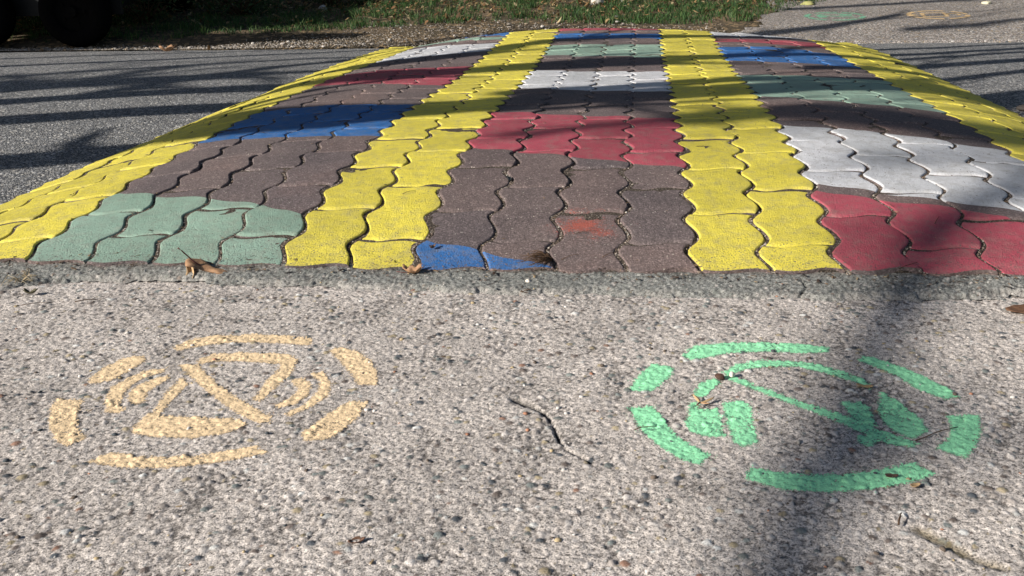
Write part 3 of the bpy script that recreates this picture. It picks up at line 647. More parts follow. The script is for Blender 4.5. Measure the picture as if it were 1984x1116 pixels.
# ------------------------------------------------------------------ low tandem trailer at the left edge
M_TBODY = simple('black_steel', (.012, .013, .015), .5, .3, var=.2, scale=12, bmp=0); M_TYR = simple('tyre', (.004, .004, .0045), 1.0, .02, scale=40, bmp=0)
M_RIM = simple('wheel_rim', (.16, .18, .21), .5, .4, .3, scale=20, bmp=0); M_RIMB = simple('black_wheel', (.004, .004, .0045), .9, .05, scale=20, bmp=0); M_LMP = simple('tail_lamp', (.30, .02, .02), .25, .5, scale=8, bmp=0)
tr = bpy.data.objects.new('cargo_trailer', None); COL.objects.link(tr)
TX, TY = -2.05, 3.93
tg = float(ground(np.array(TX), np.array(TY)))
tr.location = (TX, TY, tg); tr.rotation_euler = (radians(2.5), 0, radians(3))
tag(tr, 'low black tandem-wheel trailer parked half out of frame at the far left', 'trailer')
def boxm(mb, x0, x1, y0, y1, z0, z1):
    v = [(x, y, z) for z in (z0, z1) for x, y in ((x0, y0), (x1, y0), (x1, y1), (x0, y1))]
    mb.add(v, [(3, 2, 1, 0), (4, 5, 6, 7), (0, 1, 5, 4), (1, 2, 6, 5), (2, 3, 7, 6), (3, 0, 4, 7)]); return mb
WY = 1.30
q = MB(); boxm(q, -2.1, .30, -.02, .02, .43, .74); boxm(q, -2.1, .30, WY - .02, WY + .02, .43, .74); boxm(q, .26, .30, .023, WY - .023, .43, .74); boxm(q, -2.1, -2.06, .023, WY - .023, .43, .74); boxm(q, -2.09, .29, -.015, WY + .015, .40, .427)
for x in (-1.9, -1.3, -.7, -.1): boxm(q, x, x + .04, -.045, -.022, .40, .75)
q.build('cargo_box', M_TBODY, tr, smooth=False)
q = MB(); boxm(q, -2.0, .2, .12, .18, .30, .397); boxm(q, -2.0, .2, WY - .18, WY - .12, .30, .397); boxm(q, -.56, -.48, .185, WY - .185, .17, .24); boxm(q, -.04, .04, .185, WY - .185, .17, .24); q.build('chassis', M_TBODY, tr, smooth=False)
for s, y in ((1, .10), (-1, WY - .12)):
    q = MB(); boxm(q, -.86, .235, y, y + .02, .165, .395); q.build('side_skirt', M_TBODY, tr, smooth=False)
q = MB(); q.add(*tube([(-2.0, .2, .35), (-3.1, WY / 2, .38), (-3.3, WY / 2, .38)], [.03, .03, .03], 8)); q.add(*tube([(-2.0, WY - .2, .35), (-3.1, WY / 2 + .01, .38)], [.03, .03], 8)); q.build('drawbar', M_TBODY, tr)
for y in (.10, WY - .22):
    q = MB(); boxm(q, .302, .32, y, y + .12, .47, .53); q.build('tail_lamp', M_LMP, tr, smooth=False)
def wheel(x, y, s, rim):
    v, f = [], []; pr = [(.115, -.062), (.165, -.070), (.195, -.060), (.205, -.035), (.205, .035), (.195, .060), (.165, .070), (.115, .062)]; K = 40; m_ = len(pr)
    for i in range(K):
        a = 2 * pi * i / K
        for r, w_ in pr: v.append((r * cos(a), w_, r * sin(a)))
    for i in range(K):
        for j in range(m_): f.append((i * m_ + j, i * m_ + (j + 1) % m_, ((i + 1) % K) * m_ + (j + 1) % m_, ((i + 1) % K) * m_ + j))
    wh = bpy.data.objects.new('wheel', None); COL.objects.link(wh); wh.parent = tr; wh.location = (x, y, .20)
    mesh_obj('tyre', v, f, M_TYR, wh)
    q = MB(); q.add(*tube([(0, s * -.045, 0), (0, s * .035, 0)], [.118, .118], 32)); q.add(*tube([(0, s * .03, 0), (0, s * .060, 0)], [.04, .03], 16))
    for i in range(5):
        a = 2 * pi * i / 5; q.add(*tube([(.07 * cos(a), s * .033, .07 * sin(a)), (.07 * cos(a), s * .045, .07 * sin(a))], [.009, .009], 8))
    q.build('rim', rim, wh, smooth=False)
for x, rm in ((0, M_RIMB), (-.60, M_RIM)):
    wheel(x, 0, -1, rm); wheel(x, WY, 1, rm)

# ------------------------------------------------------------------ verge: grit, grass, leaves, stones
def blob_mesh(n, pos, rad, flat, seed, sub=1):
    """many small angular pebbles in one mesh"""
    r = np.random.default_rng(seed)
    t = (1 + 5 ** .5) / 2
    b = np.array([(-1, t, 0), (1, t, 0), (-1, -t, 0), (1, -t, 0), (0, -1, t), (0, 1, t), (0, -1, -t), (0, 1, -t), (t, 0, -1), (t, 0, 1), (-t, 0, -1), (-t, 0, 1)]) / math.hypot(1, t)
    fa = np.array([(0, 11, 5), (0, 5, 1), (0, 1, 7), (0, 7, 10), (0, 10, 11), (1, 5, 9), (5, 11, 4), (11, 10, 2), (10, 7, 6), (7, 1, 8), (3, 9, 4), (3, 4, 2), (3, 2, 6), (3, 6, 8), (3, 8, 9), (4, 9, 5), (2, 4, 11), (6, 2, 10), (8, 6, 7), (9, 8, 1)])
    V = b[None] * (1 + r.uniform(-.22, .22, (n, 12, 1))) * rad[:, None, None] * np.stack([np.ones(n), r.uniform(.6, 1, n), flat * r.uniform(.7, 1.2, n)], 1)[:, None, :]
    a = r.uniform(0, 2 * pi, n); c, s = np.cos(a)[:, None], np.sin(a)[:, None]
    V = np.stack([V[..., 0] * c - V[..., 1] * s, V[..., 0] * s + V[..., 1] * c, V[..., 2]], -1) + pos[:, None, :]
    F = (fa[None] + 12 * np.arange(n)[:, None, None]).reshape(-1, 3)
    return V.reshape(-1, 3), F
def col_mat(name, rough=.85, trans=0, spec=.2):
    m, nt, b = nodes(name); a = N(nt, 'ShaderNodeAttribute', attribute_name='Col'); nt.links.new(a.outputs['Color'], b.inputs['Base Color'])
    b.inputs['Roughness'].default_value = rough; b.inputs['Specular IOR Level'].default_value = spec
    if trans:
        t = N(nt, 'ShaderNodeBsdfTranslucent'); nt.links.new(a.outputs['Color'], t.inputs[0]); x = N(nt, 'ShaderNodeMixShader'); x.inputs[0].default_value = trans
        nt.links.new(b.outputs[0], x.inputs[1]); nt.links.new(t.outputs[0], x.inputs[2]); nt.links.new(x.outputs[0], nt.nodes['Material Output'].inputs[0])
    return m
M_PEB = col_mat('pebble'); M_GRASS = col_mat('grass_blade', .6, .3, .25); M_LEAF = col_mat('dead_leaf', .75, .2)
def verge_gravel():
    n = 15000; x = rng.uniform(-4.5, 2.1, n); y = 3.80 + rng.gamma(2.0, .13, n)
    w_ = np.interp(x, [-4.5, -1.2, -.5, 0, .6, 1.3, 2.1], [.10, .12, .6, 1.25, 1.1, .7, .6]); y = 3.80 + (y - 3.80) * w_
    m = (y < 4.9) & ~((x > 1.75) & (y > 4.0)); x, y = x[m], y[m]; n = len(x)
    rad = rng.uniform(.0025, .0055, n) + (rng.random(n) > .96) * rng.uniform(.003, .011, n)
    z = ground(x, y) + rad * .2
    P = np.array([(.44, .39, .35), (.24, .21, .18), (.52, .48, .44), (.13, .115, .10), (.30, .24, .18)])
    c = P[rng.integers(0, 5, n)] * rng.uniform(.7, 1.1, (n, 1))
    V, F = blob_mesh(n, np.stack([x, y, z], 1), rad, .55, 5)
    tag(np_mesh('gravel', V, F, M_PEB, col=np.repeat(c, 12, 0), smooth=False), 'pale loose gravel along the far edge of the road', 'gravel', kind='stuff')
verge_gravel()
def grass():
    n = 130000; x = rng.uniform(-5, 2.75, n); y = rng.uniform(3.95, 6.9, n)
    lo = np.interp(x, [-5, -1.6, -.6, 0, .85, 1.4, 1.9, 2.2, 2.8], [3.98, 4.0, 4.25, 4.42, 4.40, 4.28, 4.36, 4.85, 5.5]) + .05 * vnoise(x, y, 5, 91)
    hi = np.interp(x, [-5, 0, 1, 2.8], [6.9, 6.2, 6.0, 6.9])
    dens = .40 + .45 * vnoise(x, y, 2.2, 92) + .75 * vnoise(x, y, 8, 93) + .5 * vnoise(x, y, 19, 95) - .45 * np.clip((y - 5.15) / .6, 0, 1) + .25 * np.clip((x - .8) / .6, 0, 1)
    m = (y > lo) & (y < hi) & (rng.random(n) < dens); x, y = x[m], y[m]; n = len(x)
    h = rng.uniform(.014, .042, n) * (1 + .5 * vnoise(x, y, 6, 94) + .5 * vnoise(x, y, 19, 95)) ; wd = rng.uniform(.0016, .0034, n)
    a = rng.uniform(0, 2 * pi, n); lean = rng.uniform(.2, 1.1, n) * h; la = rng.uniform(0, 2 * pi, n)
    z = ground(x, y) - .003
    dx, dy = np.cos(a) * wd, np.sin(a) * wd; lx, ly = np.cos(la) * lean, np.sin(la) * lean
    V = np.stack([np.stack([x - dx, y - dy, z], 1), np.stack([x + dx, y + dy, z], 1), np.stack([x + lx * .4 + dx * .7, y + ly * .4 + dy * .7, z + h * .65], 1), np.stack([x + lx * .4 - dx * .7, y + ly * .4 - dy * .7, z + h * .65], 1),
                  np.stack([x + lx, y + ly, z + h], 1), np.stack([x + lx + dx * .1, y + ly + dy * .1, z + h], 1)], 1)
    b = 6 * np.arange(n)[:, None]
    F = np.concatenate([b + [0, 1, 2, 3], b + [3, 2, 5, 4]])
    P = np.array([(.045, .10, .03), (.065, .13, .035), (.035, .08, .032), (.10, .15, .05), (.18, .16, .08)])
    c = P[rng.choice(5, n, p=[.3, .28, .24, .12, .06])] * rng.uniform(.75, 1.25, (n, 1))
    tag(np_mesh('grass', V.reshape(-1, 3), F, M_GRASS, col=np.repeat(c, 6, 0), smooth=False), 'short rough grass on the verge beyond the road', 'grass', kind='stuff')
grass()
def leaf_litter():
    n = 7000; x = rng.uniform(-5, 2.9, n); y = 4.3 + rng.random(n) ** .8 * 2.4
    lo = np.interp(x, [-5, 0, 1.4, 1.9, 2.3, 2.8], [4.3, 4.35, 4.25, 4.4, 5.1, 5.6])
    s0 = rng.random(n); y = np.where(s0 > .988, 3.55 + 8 * (s0 - .988) * 5, y); k_ = ((y > lo) | ((s0 > .988) & (x < 1.9))) & (rng.random(n) < .5 + np.clip((y - 4.7) / .6, 0, 1) * .5); x, y = x[k_], y[k_]; n = len(x)
    s = rng.uniform(.008, .026, n); a = rng.uniform(0, 2 * pi, n); z = ground(x, y) + rng.uniform(.004, .022, n)
    loc = np.array([(-1, 0, 0), (-.5, .45, .15), (.2, .55, .1), (1, .05, .3), (.3, -.5, .12), (-.4, -.5, .2)])
    V = loc[None] * s[:, None, None] * np.array([1, 1, 1.4]) * rng.uniform(.5, 1.4, (n, 6, 1))
    ti = rng.uniform(-.7, .7, (n, 1)); V[..., 2] += V[..., 0] * ti
    c_, s_ = np.cos(a)[:, None], np.sin(a)[:, None]
    V = np.stack([V[..., 0] * c_ - V[..., 1] * s_, V[..., 0] * s_ + V[..., 1] * c_, V[..., 2]], -1) + np.stack([x, y, z], 1)[:, None, :]
    b = 6 * np.arange(n)[:, None]; F = np.concatenate([b + [0, 1, 2, 3], b + [0, 3, 4, 5]])
    P = np.array([(.34, .20, .09), (.22, .12, .06), (.42, .29, .15), (.14, .085, .05), (.50, .40, .24)])
    c = P[rng.integers(0, 5, n)] * rng.uniform(.6, 1.1, (n, 1))
    tag(np_mesh('leaf_litter', V.reshape(-1, 3), F, M_LEAF, col=np.repeat(c, 6, 0), smooth=False), 'brown dead leaves scattered over the verge', 'dead leaves', kind='stuff')
leaf_litter()

def shrub(x, y, h, w_, n, label, seed):
    """low leafy shrub: stems and several hundred leaves"""
    r = np.random.default_rng(seed); z0 = float(ground(np.array(x), np.array(y)))
    root = bpy.data.objects.new('shrub', None); root.location = (x, y, z0); COL.objects.link(root)
    tag(root, label, 'shrub', 'dark shrubs on the verge')
    st = MB(); tips = []
    for i in range(16):
        a = r.uniform(0, 2 * pi); q = r.uniform(.3, 1); p1 = Vector((cos(a) * w_ * q * .5, sin(a) * w_ * .4 * q * .6, h * r.uniform(.25, .5))); p2 = Vector((cos(a) * w_ * q, sin(a) * w_ * .5 * q, h * r.uniform(.4, 1)))
        st.add(*tube([(0, 0, -.01), p1, p2], [.007, .005, .002], 5)); tips += [p1, p2, p1.lerp(p2, .5)]
    st.build('stem', M_TWIG, root)
    T = np.array([tuple(t) for t in tips])[r.integers(0, len(tips), n)] + r.normal(0, .075, (n, 3)) * np.array([1.2, 1, .9]); T[:, 2] = np.abs(T[:, 2]) + .012
    s = r.uniform(.012, .026, n); loc = np.array([(-1, 0, 0), (0, .42, .12), (1, 0, 0), (0, -.42, .12)])
    V = loc[None] * s[:, None, None]
    for ax in (0, 1, 2):
        a = r.uniform(-1, 1, n) * (pi if ax == 2 else .8); c_, s_ = np.cos(a)[:, None], np.sin(a)[:, None]; i, j = [(1, 2), (0, 2), (0, 1)][ax]
        Vi, Vj = V[..., i] * c_ - V[..., j] * s_, V[..., i] * s_ + V[..., j] * c_; V = V.copy(); V[..., i] = Vi; V[..., j] = Vj
    V += T[:, None, :]; F = 4 * np.arange(n)[:, None] + np.array([0, 1, 2, 3])
    P = np.array([(.04, .075, .03), (.06, .11, .04), (.10, .13, .05), (.20, .14, .07)]); c = P[r.choice(4, n, p=[.4, .35, .17, .08])] * r.uniform(.7, 1.2, (n, 1))
    np_mesh('foliage', V.reshape(-1, 3), F, M_GRASS, col=np.repeat(c, 4, 0), parent=root, smooth=False)
shrub(-1.98, 4.62, .20, .22, 420, 'small leafy shrub just right of the trailer on the shaded verge', 1)
shrub(-1.45, 4.95, .22, .30, 700, 'spreading low shrub in shade behind the gravel, second from the trailer', 2)
shrub(-.95, 5.35, .28, .35, 900, 'dark shrub at the top edge of the photo beside a pale stone', 3)
shrub(-2.9, 5.15, .25, .40, 700, 'leafy shrub seen under the trailer between its wheels', 4)
def sky_block_hedge():  # added foliage wall out of view, blocks low sky so shade stays darker
    r = np.random.default_rng(12); n = 26000
    root = bpy.data.objects.new('sky_block_hedge', None); root.location = (0, 9.6, .3); COL.objects.link(root)
    tag(root, 'tall dense evergreen screen added out of view to block low sky light', 'sky_block_hedge')
    x = r.uniform(-14, 12, n); z = r.uniform(.1, 4.6, n) * (1 + .10 * vnoise(x, x * 0, .6, 5)); y = r.normal(0, .38, n)
    s = r.uniform(.09, .19, n); loc = np.array([(-1, 0, 0), (0, .5, .1), (1, 0, 0), (0, -.5, .1)]); V = loc[None] * s[:, None, None]
    for ax in (0, 1, 2):
        a = r.uniform(-pi, pi, n); c_, s_ = np.cos(a)[:, None], np.sin(a)[:, None]; i, j = [(1, 2), (0, 2), (0, 1)][ax]
        Vi, Vj = V[..., i] * c_ - V[..., j] * s_, V[..., i] * s_ + V[..., j] * c_; V = V.copy(); V[..., i] = Vi; V[..., j] = Vj
    V += np.stack([x, y, z], 1)[:, None, :]; F = 4 * np.arange(n)[:, None] + np.array([0, 1, 2, 3])
    c = np.array([(.03, .06, .025), (.05, .085, .03), (.07, .10, .04)])[r.integers(0, 3, n)] * r.uniform(.7, 1.2, (n, 1))
    np_mesh('foliage', V.reshape(-1, 3), F, M_GRASS, col=np.repeat(c, 4, 0), parent=root, smooth=False)
    q = MB()
    for i in range(14): q.add(*tube([(-13 + i * 1.85, 0, -.2), (-12.9 + i * 1.85, .05, 2), (-13.1 + i * 1.85, -.05, 4)], [.06, .045, .015], 7))
    q.build('trunk', M_BARK, root)
sky_block_hedge()
shrub(-2.0, 5.6, .40, .5, 1200, 'tallest dark shrub behind the trailer at the top left', 5)

def stone(x, y, r, flat, col, label, name='stone', cat='stone', group=None, z=None, seed=0, zoff=0):
    bm = bmesh.new(); bmesh.ops.create_icosphere(bm, subdivisions=3, radius=r)
    rr = random.Random(seed); ph = [rr.uniform(0, 6) for _ in range(4)]
    for v in bm.verts:
        p = v.co / r; k_ = 1 + .13 * sin(3 * p.x + ph[0]) + .10 * sin(4 * p.y + ph[1]) + .08 * sin(5 * p.z + ph[2])
        v.co *= k_; v.co.z *= flat; v.co.y *= .78
    for f in bm.faces: f.smooth = True
    me = bpy.data.meshes.new(name); bm.to_mesh(me); bm.free(); me.materials.append(simple(name + '_surface', col, .8, .25, var=.2, scale=.6 / r, bmp=r * .06))
    o = bpy.data.objects.new(name, me); COL.objects.link(o)
    zz = float(ground(np.array(x), np.array(y))) if z is None else z
    o.location = (x, y, zz + r * flat * .45 + zoff); o.rotation_euler = (0, 0, rr.uniform(0, 3))
    return tag(o, label, cat, group)
stone(.975, 5.25, .055, .6, (.55, .50, .46), 'pale pinkish stone on the grass at the top centre of the photo', seed=1, group='pale stones on the verge')
stone(1.18, 5.33, .045, .6, (.40, .36, .33), 'greyer stone on the grass, right of the pale pinkish one', seed=2, group='pale stones on the verge')
stone(-.93, 5.13, .035, .6, (.45, .43, .42), 'small pale stone at the top edge beside the dark shrub', seed=3, group='pale stones on the verge')
stone(2.34, 5.02, .05, .3, (.34, .33, .13), 'flat yellowish mossy stone at the edge of the far apron', seed=4, group='pale stones on the verge')
stone(3.40, 4.93, .03, .5, (.62, .58, .42), 'small pale yellow stone at the top right of the apron', seed=5)
stone(1.788, -.112, .0058, .45, (.72, .71, .62), 'smooth white pebble in a joint of the red patch', 'pebble', 'pebble', z=.027, seed=6)
stone(1.378, -.5455, .0045, .7, (.68, .58, .54), 'tiny pinkish white pebble on the green stencil', 'pebble', 'pebble', z=.0005, seed=7)
stone(1.092, -.232, .005, .7, (.74, .66, .58), 'tiny cream pebble in the asphalt below the blue corner', 'pebble', 'pebble', seed=8, zoff=.002)
stone(2.45, 1.44, .055, .25, (.05, .042, .038), 'dark clod of old asphalt beside the right yellow stripe', 'asphalt_lump', 'asphalt lump', seed=9)
stone(1.362, -.553, .0062, .55, (.075, .04, .03), 'dark brown husk on the green stencil beside a tiny pebble', 'seed_husk', 'seed husk', z=.0005, seed=10)

def hz(x, y): return float(z_hump(np.array(x / U), np.array(y / (R * U)))) + .003
M_DRY = simple('dry_leaf', (.38, .22, .125), .7, .25, var=.3, scale=160, bmp=.0006)
M_DRY2 = simple('pale_dry_leaf', (.46, .31, .17), .7, .25, var=.25, scale=160, bmp=.0006)
M_STEM = simple('leaf_stem', (.12, .045, .04), .6, .3, scale=200, bmp=0)
# the curled leaf lying at the near edge of the sage green patch
def curled_leaf():
    root = bpy.data.objects.new('curled_leaf', None); COL.objects.link(root)
    bx, by = .553, -.222; root.location = (bx, by, .002)
    tag(root, 'large curled brown leaf with raised stem at the edge of the sage green patch', 'leaf', 'fallen leaves on the hump')
    v, f = [], []; nu, nv = 22, 16
    for i in range(nu):
        u = i / (nu - 1)
        r = .0175 * (1 - u) ** .6 * (1 + .10 * sin(9 * u)) + .0005; cxx = -.020 + .066 * u
        for j in range(nv):
            t = j / (nv - 1); a = radians(142 - 166 * t)
            wob = 1 + .15 * sin(5 * t + 7 * u) + .12 * sin(11 * t + 9 * u)
            x_ = cxx + .006 * sin(3 * t) - .004 * (1 - u) * sin(8 * t); y_ = cos(a) * r * wob * 1.15 - .006 * u; z_ = .010 * (1 - u) + sin(a) * r * wob * .95 + .001
            v.append((x_, y_, max(z_, .0004)))
    # a second sheet just inside gives the blade its thickness
    m_ = len(v)
    for i in range(nu):
        for j in range(nv):
            x_, y_, z_ = v[i * nv + j]; v.append((x_, y_ * .96, z_ - .0006))
    g_ = lambda i, j: i * nv + j
    for i in range(nu - 1):
        for j in range(nv - 1):
            f.append((g_(i, j), g_(i + 1, j), g_(i + 1, j + 1), g_(i, j + 1))); f.append((m_ + g_(i, j), m_ + g_(i, j + 1), m_ + g_(i + 1, j + 1), m_ + g_(i + 1, j)))
    for j in range(nv - 1): f.append((g_(0, j), g_(0, j + 1), m_ + g_(0, j + 1), m_ + g_(0, j)))
    for i in range(nu - 1):
        for j in (0, nv - 1): f.append((g_(i, j), g_(i + 1, j), m_ + g_(i + 1, j), m_ + g_(i, j)))
    mesh_obj('blade', v, f, M_DRY, root)
    # folded flap on the left, sunlight put in by a paler leaf colour
    fl, ff = [], []
    for i in range(8):
        for j in range(8):
            a, b_ = i / 7, j / 7; fl.append((-.023 + .013 * a + .002 * sin(5 * b_), -.019 + .018 * b_ + .003 * sin(4 * a), .0005 + .019 * b_ ** .7 * (1 - .25 * a) + .002 * sin(6 * a + 3 * b_)))
    for i in range(7):
        for j in range(7): ff.append((i * 8 + j, (i + 1) * 8 + j, (i + 1) * 8 + j + 1, i * 8 + j + 1))
    fo = mesh_obj('folded_lobe', fl, ff, M_DRY2, root); sd_ = fo.modifiers.new('s', 'SOLIDIFY'); sd_.thickness = .0006
    v, f = tube([(.002, -.006, .018), (-.010, -.010, .030), (-.024, -.013, .0465), (-.030, -.0135, .0515)], [.0014, .0011, .0011, .0019], 8); mesh_obj('stem', v, f, M_STEM, root)
curled_leaf()

def flat_leaf(x, y, size, rot, label, z=None, lobes=5, curl=.25, mat=None, name='dead_leaf', group='fallen leaves on the hump', pinch=.55, stem=True, seed=0, amp=.35):
    rr = random.Random(seed)
    root = bpy.data.objects.new(name, None); COL.objects.link(root)
    zz = (hz(x, y) if y > Y0 and -.11 < x < 2.36 else float(ground(np.array(x), np.array(y))) + .002) if z is None else z
    root.location = (x, y, zz + .0012); root.rotation_euler = (0, 0, rot); tag(root, label, 'leaf', group)
    K = 40; v = [(0, 0, curl * size * .15)]; rings = 5
    for q in range(1, rings + 1):
        for i in range(K):
            a = 2 * pi * i / K; rad = size * (1 - amp + amp * abs(cos(a * lobes / 2)) ** .7) * (q / rings)
            x_, y_ = rad * cos(a), rad * sin(a) * pinch
            z_ = curl * ((x_ * x_ * .8 + y_ * y_ * 2.2) / size) + curl * .10 * size * sin(4 * a + 2.0 * q) * q / rings
            v.append((x_, y_, z_ + rr.uniform(-.02, .02) * size))
    f = [(0, 1 + i, 1 + (i + 1) % K) for i in range(K)]
    for q in range(rings - 1):
        for i in range(K): f.append((1 + q * K + i, 1 + (q + 1) * K + i, 1 + (q + 1) * K + (i + 1) % K, 1 + q * K + (i + 1) % K))
    o = mesh_obj('blade', v, f, mat or M_DRY, root); s_ = o.modifiers.new('s', 'SOLIDIFY'); s_.thickness = .0005
    if stem:
        v, f = tube([(-size * .2, 0, .001), (-size * .9, size * .05, size * .05), (-size * 1.5, size * .2, size * .10)], [.0006, .0006, .0007], 6); mesh_obj('stem', v, f, M_STEM, root)
flat_leaf(.905, -.214, .0185, .1, 'crumpled reddish brown leaf wedged between the yellow stripe and blue corner', z=.010, lobes=7, curl=.9, seed=1)
flat_leaf(.923, -.143, .007, .9, 'small dark curled leaf bit in the joint above the blue corner', lobes=3, curl=1.2, seed=2, stem=False, mat=simple('dark_leaf', (.12, .07, .05), scale=150))
flat_leaf(-1.36, 3.62, .05, .4, 'lone orange brown leaf on the road near the trailer', lobes=5, curl=.9, seed=3)
flat_leaf(1.808, -.296, .030, .15, 'rusty brown flat leaf at the right edge of the concrete', z=.001, lobes=4, curl=.08, seed=4, stem=False, pinch=.6, mat=simple('rust_leaf', (.16, .085, .05), scale=200), amp=.15)
flat_leaf(1.013, -.932, .008, .5, 'tiny dark brown leaf on the concrete near the bottom edge', z=.0005, lobes=4, curl=.5, seed=5, stem=False, mat=simple('brown_leaf', (.14, .075, .05), scale=250))
flat_leaf(1.5125, -.7745, .007, .1, 'dark leaf scrap on the lower green dash', z=.0005, lobes=3, curl=.3, seed=6, stem=False, mat=simple('dark_scrap', (.10, .06, .045), scale=250))
flat_leaf(1.531, -.791, .006, .6, 'small ochre leaf scrap just below the lower green dash', z=.0005, lobes=3, curl=.4, seed=7, stem=False, mat=M_DRY2)
flat_leaf(1.531, -.566, .010, -.2, 'thin tan leaf ring inside the green stencil', z=.0003, lobes=2, curl=.25, seed=8, stem=False, mat=M_DRY2, pinch=.4)
flat_leaf(1.008, -.195, .006, 0, 'tiny brown scrap on the blue corner', lobes=3, curl=.4, seed=9, stem=False, mat=simple('olive_scrap', (.16, .12, .05), scale=250), pinch=.3)
flat_leaf(.312, -.322, .012, .2, 'greenish brown crumpled scrap on the concrete at the left', z=.0008, lobes=5, curl=.9, seed=10, stem=False, mat=simple('moss_scrap', (.085, .075, .04), scale=250), pinch=.45)
# the split seed wing on the green stencil
def seed_wing():
    root = bpy.data.objects.new('seed_wing', None); COL.objects.link(root); root.location = (1.3345, -.627, .0014); tag(root, 'tan forked seed wing lying on the green stencil', 'seed')
    for k_, (a, L, wd, mt_) in enumerate(((1.75, .017, .0050, M_DRY2), (.35, .021, .0045, M_DRY2), (-.75, .012, .0022, M_DRY))):
        v = []; f = []
        for i in range(9):
            t = i / 8; x_, y_ = cos(a + .25 * t) * L * t, sin(a + .25 * t) * L * t; w_ = wd * sin(pi * min(1, t * .85 + .08)); nx, ny = -sin(a), cos(a)
            for s in (-1, 0, 1): v.append((x_ + nx * w_ * s * .5, y_ + ny * w_ * s * .5, .0025 * t + .001 * (s == 0) + .0005))
        for i in range(8):
            for s in (0, 1): f.append((i * 3 + s, (i + 1) * 3 + s, (i + 1) * 3 + s + 1, i * 3 + s + 1))
        o = mesh_obj('wing', v, f, mt_, root); s_ = o.modifiers.new('s', 'SOLIDIFY'); s_.thickness = .0004
    v, f = tube([(0, 0, .001), (-.004, -.008, .002), (.004, -.014, .001)], [.0011, .0008, .0005], 6); mesh_obj('stalk', v, f, M_STEM, root)
seed_wing()

M_BLKP = simple('black_plastic', (.03, .034, .036), .4, .5, scale=300, bmp=0)
def clip():
    x, y = 1.016, .150; o_ = MB()
    L, W, T = .017, .0065, .0022
    def box(cx, cy, sx, sy, z0, z1):
        v = [(cx + a * sx / 2, cy + b_ * sy / 2, z) for z in (z0, z1) for a, b_ in ((-1, -1), (1, -1), (1, 1), (-1, 1))]
        o_.add(v, [(3, 2, 1, 0), (4, 5, 6, 7), (0, 1, 5, 4), (1, 2, 6, 5), (2, 3, 7, 6), (3, 0, 4, 7)])
    box(0, W / 2 - .0007, L, .0014, 0, T + .0010); box(0, -W / 2 + .0007, L, .0014, 0, T + .0010); box(0, 0, L - .003, W - .003, 0, T * .5); box(-L / 2 + .0007, 0, .0014, W - .0028, 0, T); box(L / 2 - .0007, 0, .0014, W - .0028, 0, T)
    o = o_.build('plastic_clip', M_BLKP, smooth=False); o.location = (x, y, hz(x, y) - .001); o.rotation_euler = (.1, .15, radians(-72)); tag(o, 'small black plastic clip lying in a joint below the red patch', 'clip')
clip()
def dry_tuft(x, y, label, n=46, L=.05, seed=0, col=None, spread=(150, 250), z=None, hmax=.4, rad=.0004):
    rr = random.Random(seed); b = MB()
    for i in range(n):
        a = radians(rr.uniform(*spread)); l = L * rr.uniform(.35, 1); p0 = Vector((rr.uniform(-.004, .004), rr.uniform(-.012, .012), 0))
        p1 = p0 + Vector((cos(a) * l * .5, sin(a) * l * .5, l * rr.uniform(.02, hmax))); p2 = p0 + Vector((cos(a + rr.uniform(-.3, .3)) * l, sin(a + rr.uniform(-.3, .3)) * l, l * rr.uniform(0, hmax * .6)))
        b.add(*tube([p0, p1, p2], [rad * 1.4, rad, rad * .6], 4))
    o = b.build('dry_weed', col or M_TWIG); o.location = (x, y, (hz(x, y) if z is None else z)); tag(o, label, 'weed', 'dry tufts in the joints')
dry_tuft(1.122, -.165, 'dark dry tuft of rootlets in a joint right of the blue corner', 70, .056, 3, spread=(110, 265), hmax=.22, rad=.0005)
dry_tuft(1.088, -.262, 'small dark brown tuft in the asphalt below the blue corner', 20, .016, 4, spread=(0, 360), z=.003)
dry_tuft(.262, -.262, 'straw coloured tuft at the left end of the asphalt strip', 60, .034, 5, col=simple('straw', (.36, .29, .19), .8, .2, scale=100), spread=(0, 360), z=.002, hmax=.5, rad=.0005)
TW = [((1.498, -.862), (1.505, -.842), 'thin dark twig standing slanted below the green stencil'), ((1.555, -.700), (1.607, -.664), 'fine reddish stalk between the green dashes at the right'),
      ((.405, -.356), (.437, -.344), 'stout dark twig on the concrete below the sage green patch'), ((.33, -.375), (.372, -.362), 'slim brown twig on the concrete at far left'), ((1.140, -.168), (1.170, -.150), 'dark twig pointing right from the dry tuft'),
      ((1.205, -.160), (1.225, -.145), 'short dark twig on the paver right of the dry tuft'), ((.825, .062), (.848, .078), 'grey twig across the yellow pavers left of the middle panel'), ((1.155, -.085), (1.195, -.075), 'hairline twig across the red overspray'),
      ((1.66, -.185), (1.69, -.165), 'curved dark twig on the near red patch'), ((1.26, -.70), (1.285, -.69), 'thin twig left of the green block on the concrete'), ((1.75, -.03), (1.765, .0), 'small twig on the darker red paver')]
for i, (a, b_, lb) in enumerate(TW):
    rr = random.Random(i); pts = []
    for t in np.linspace(0, 1, 6):
        x = a[0] + (b_[0] - a[0]) * t + rr.uniform(-.0008, .0008); y = a[1] + (b_[1] - a[1]) * t + rr.uniform(-.0008, .0008)
        base = hz(x, y) if y > Y0 else .0012
        pts.append((x, y, base + .0012 + .002 * sin(pi * t)))
    v, f = tube(pts, [(.0010 if i in (2, 0) else .0006) * (1 - .4 * t) for t in np.linspace(0, 1, 6)], 6)
    tag(mesh_obj('twig', v, f, M_TWIG), lb, 'twig', 'little twigs on the ground')
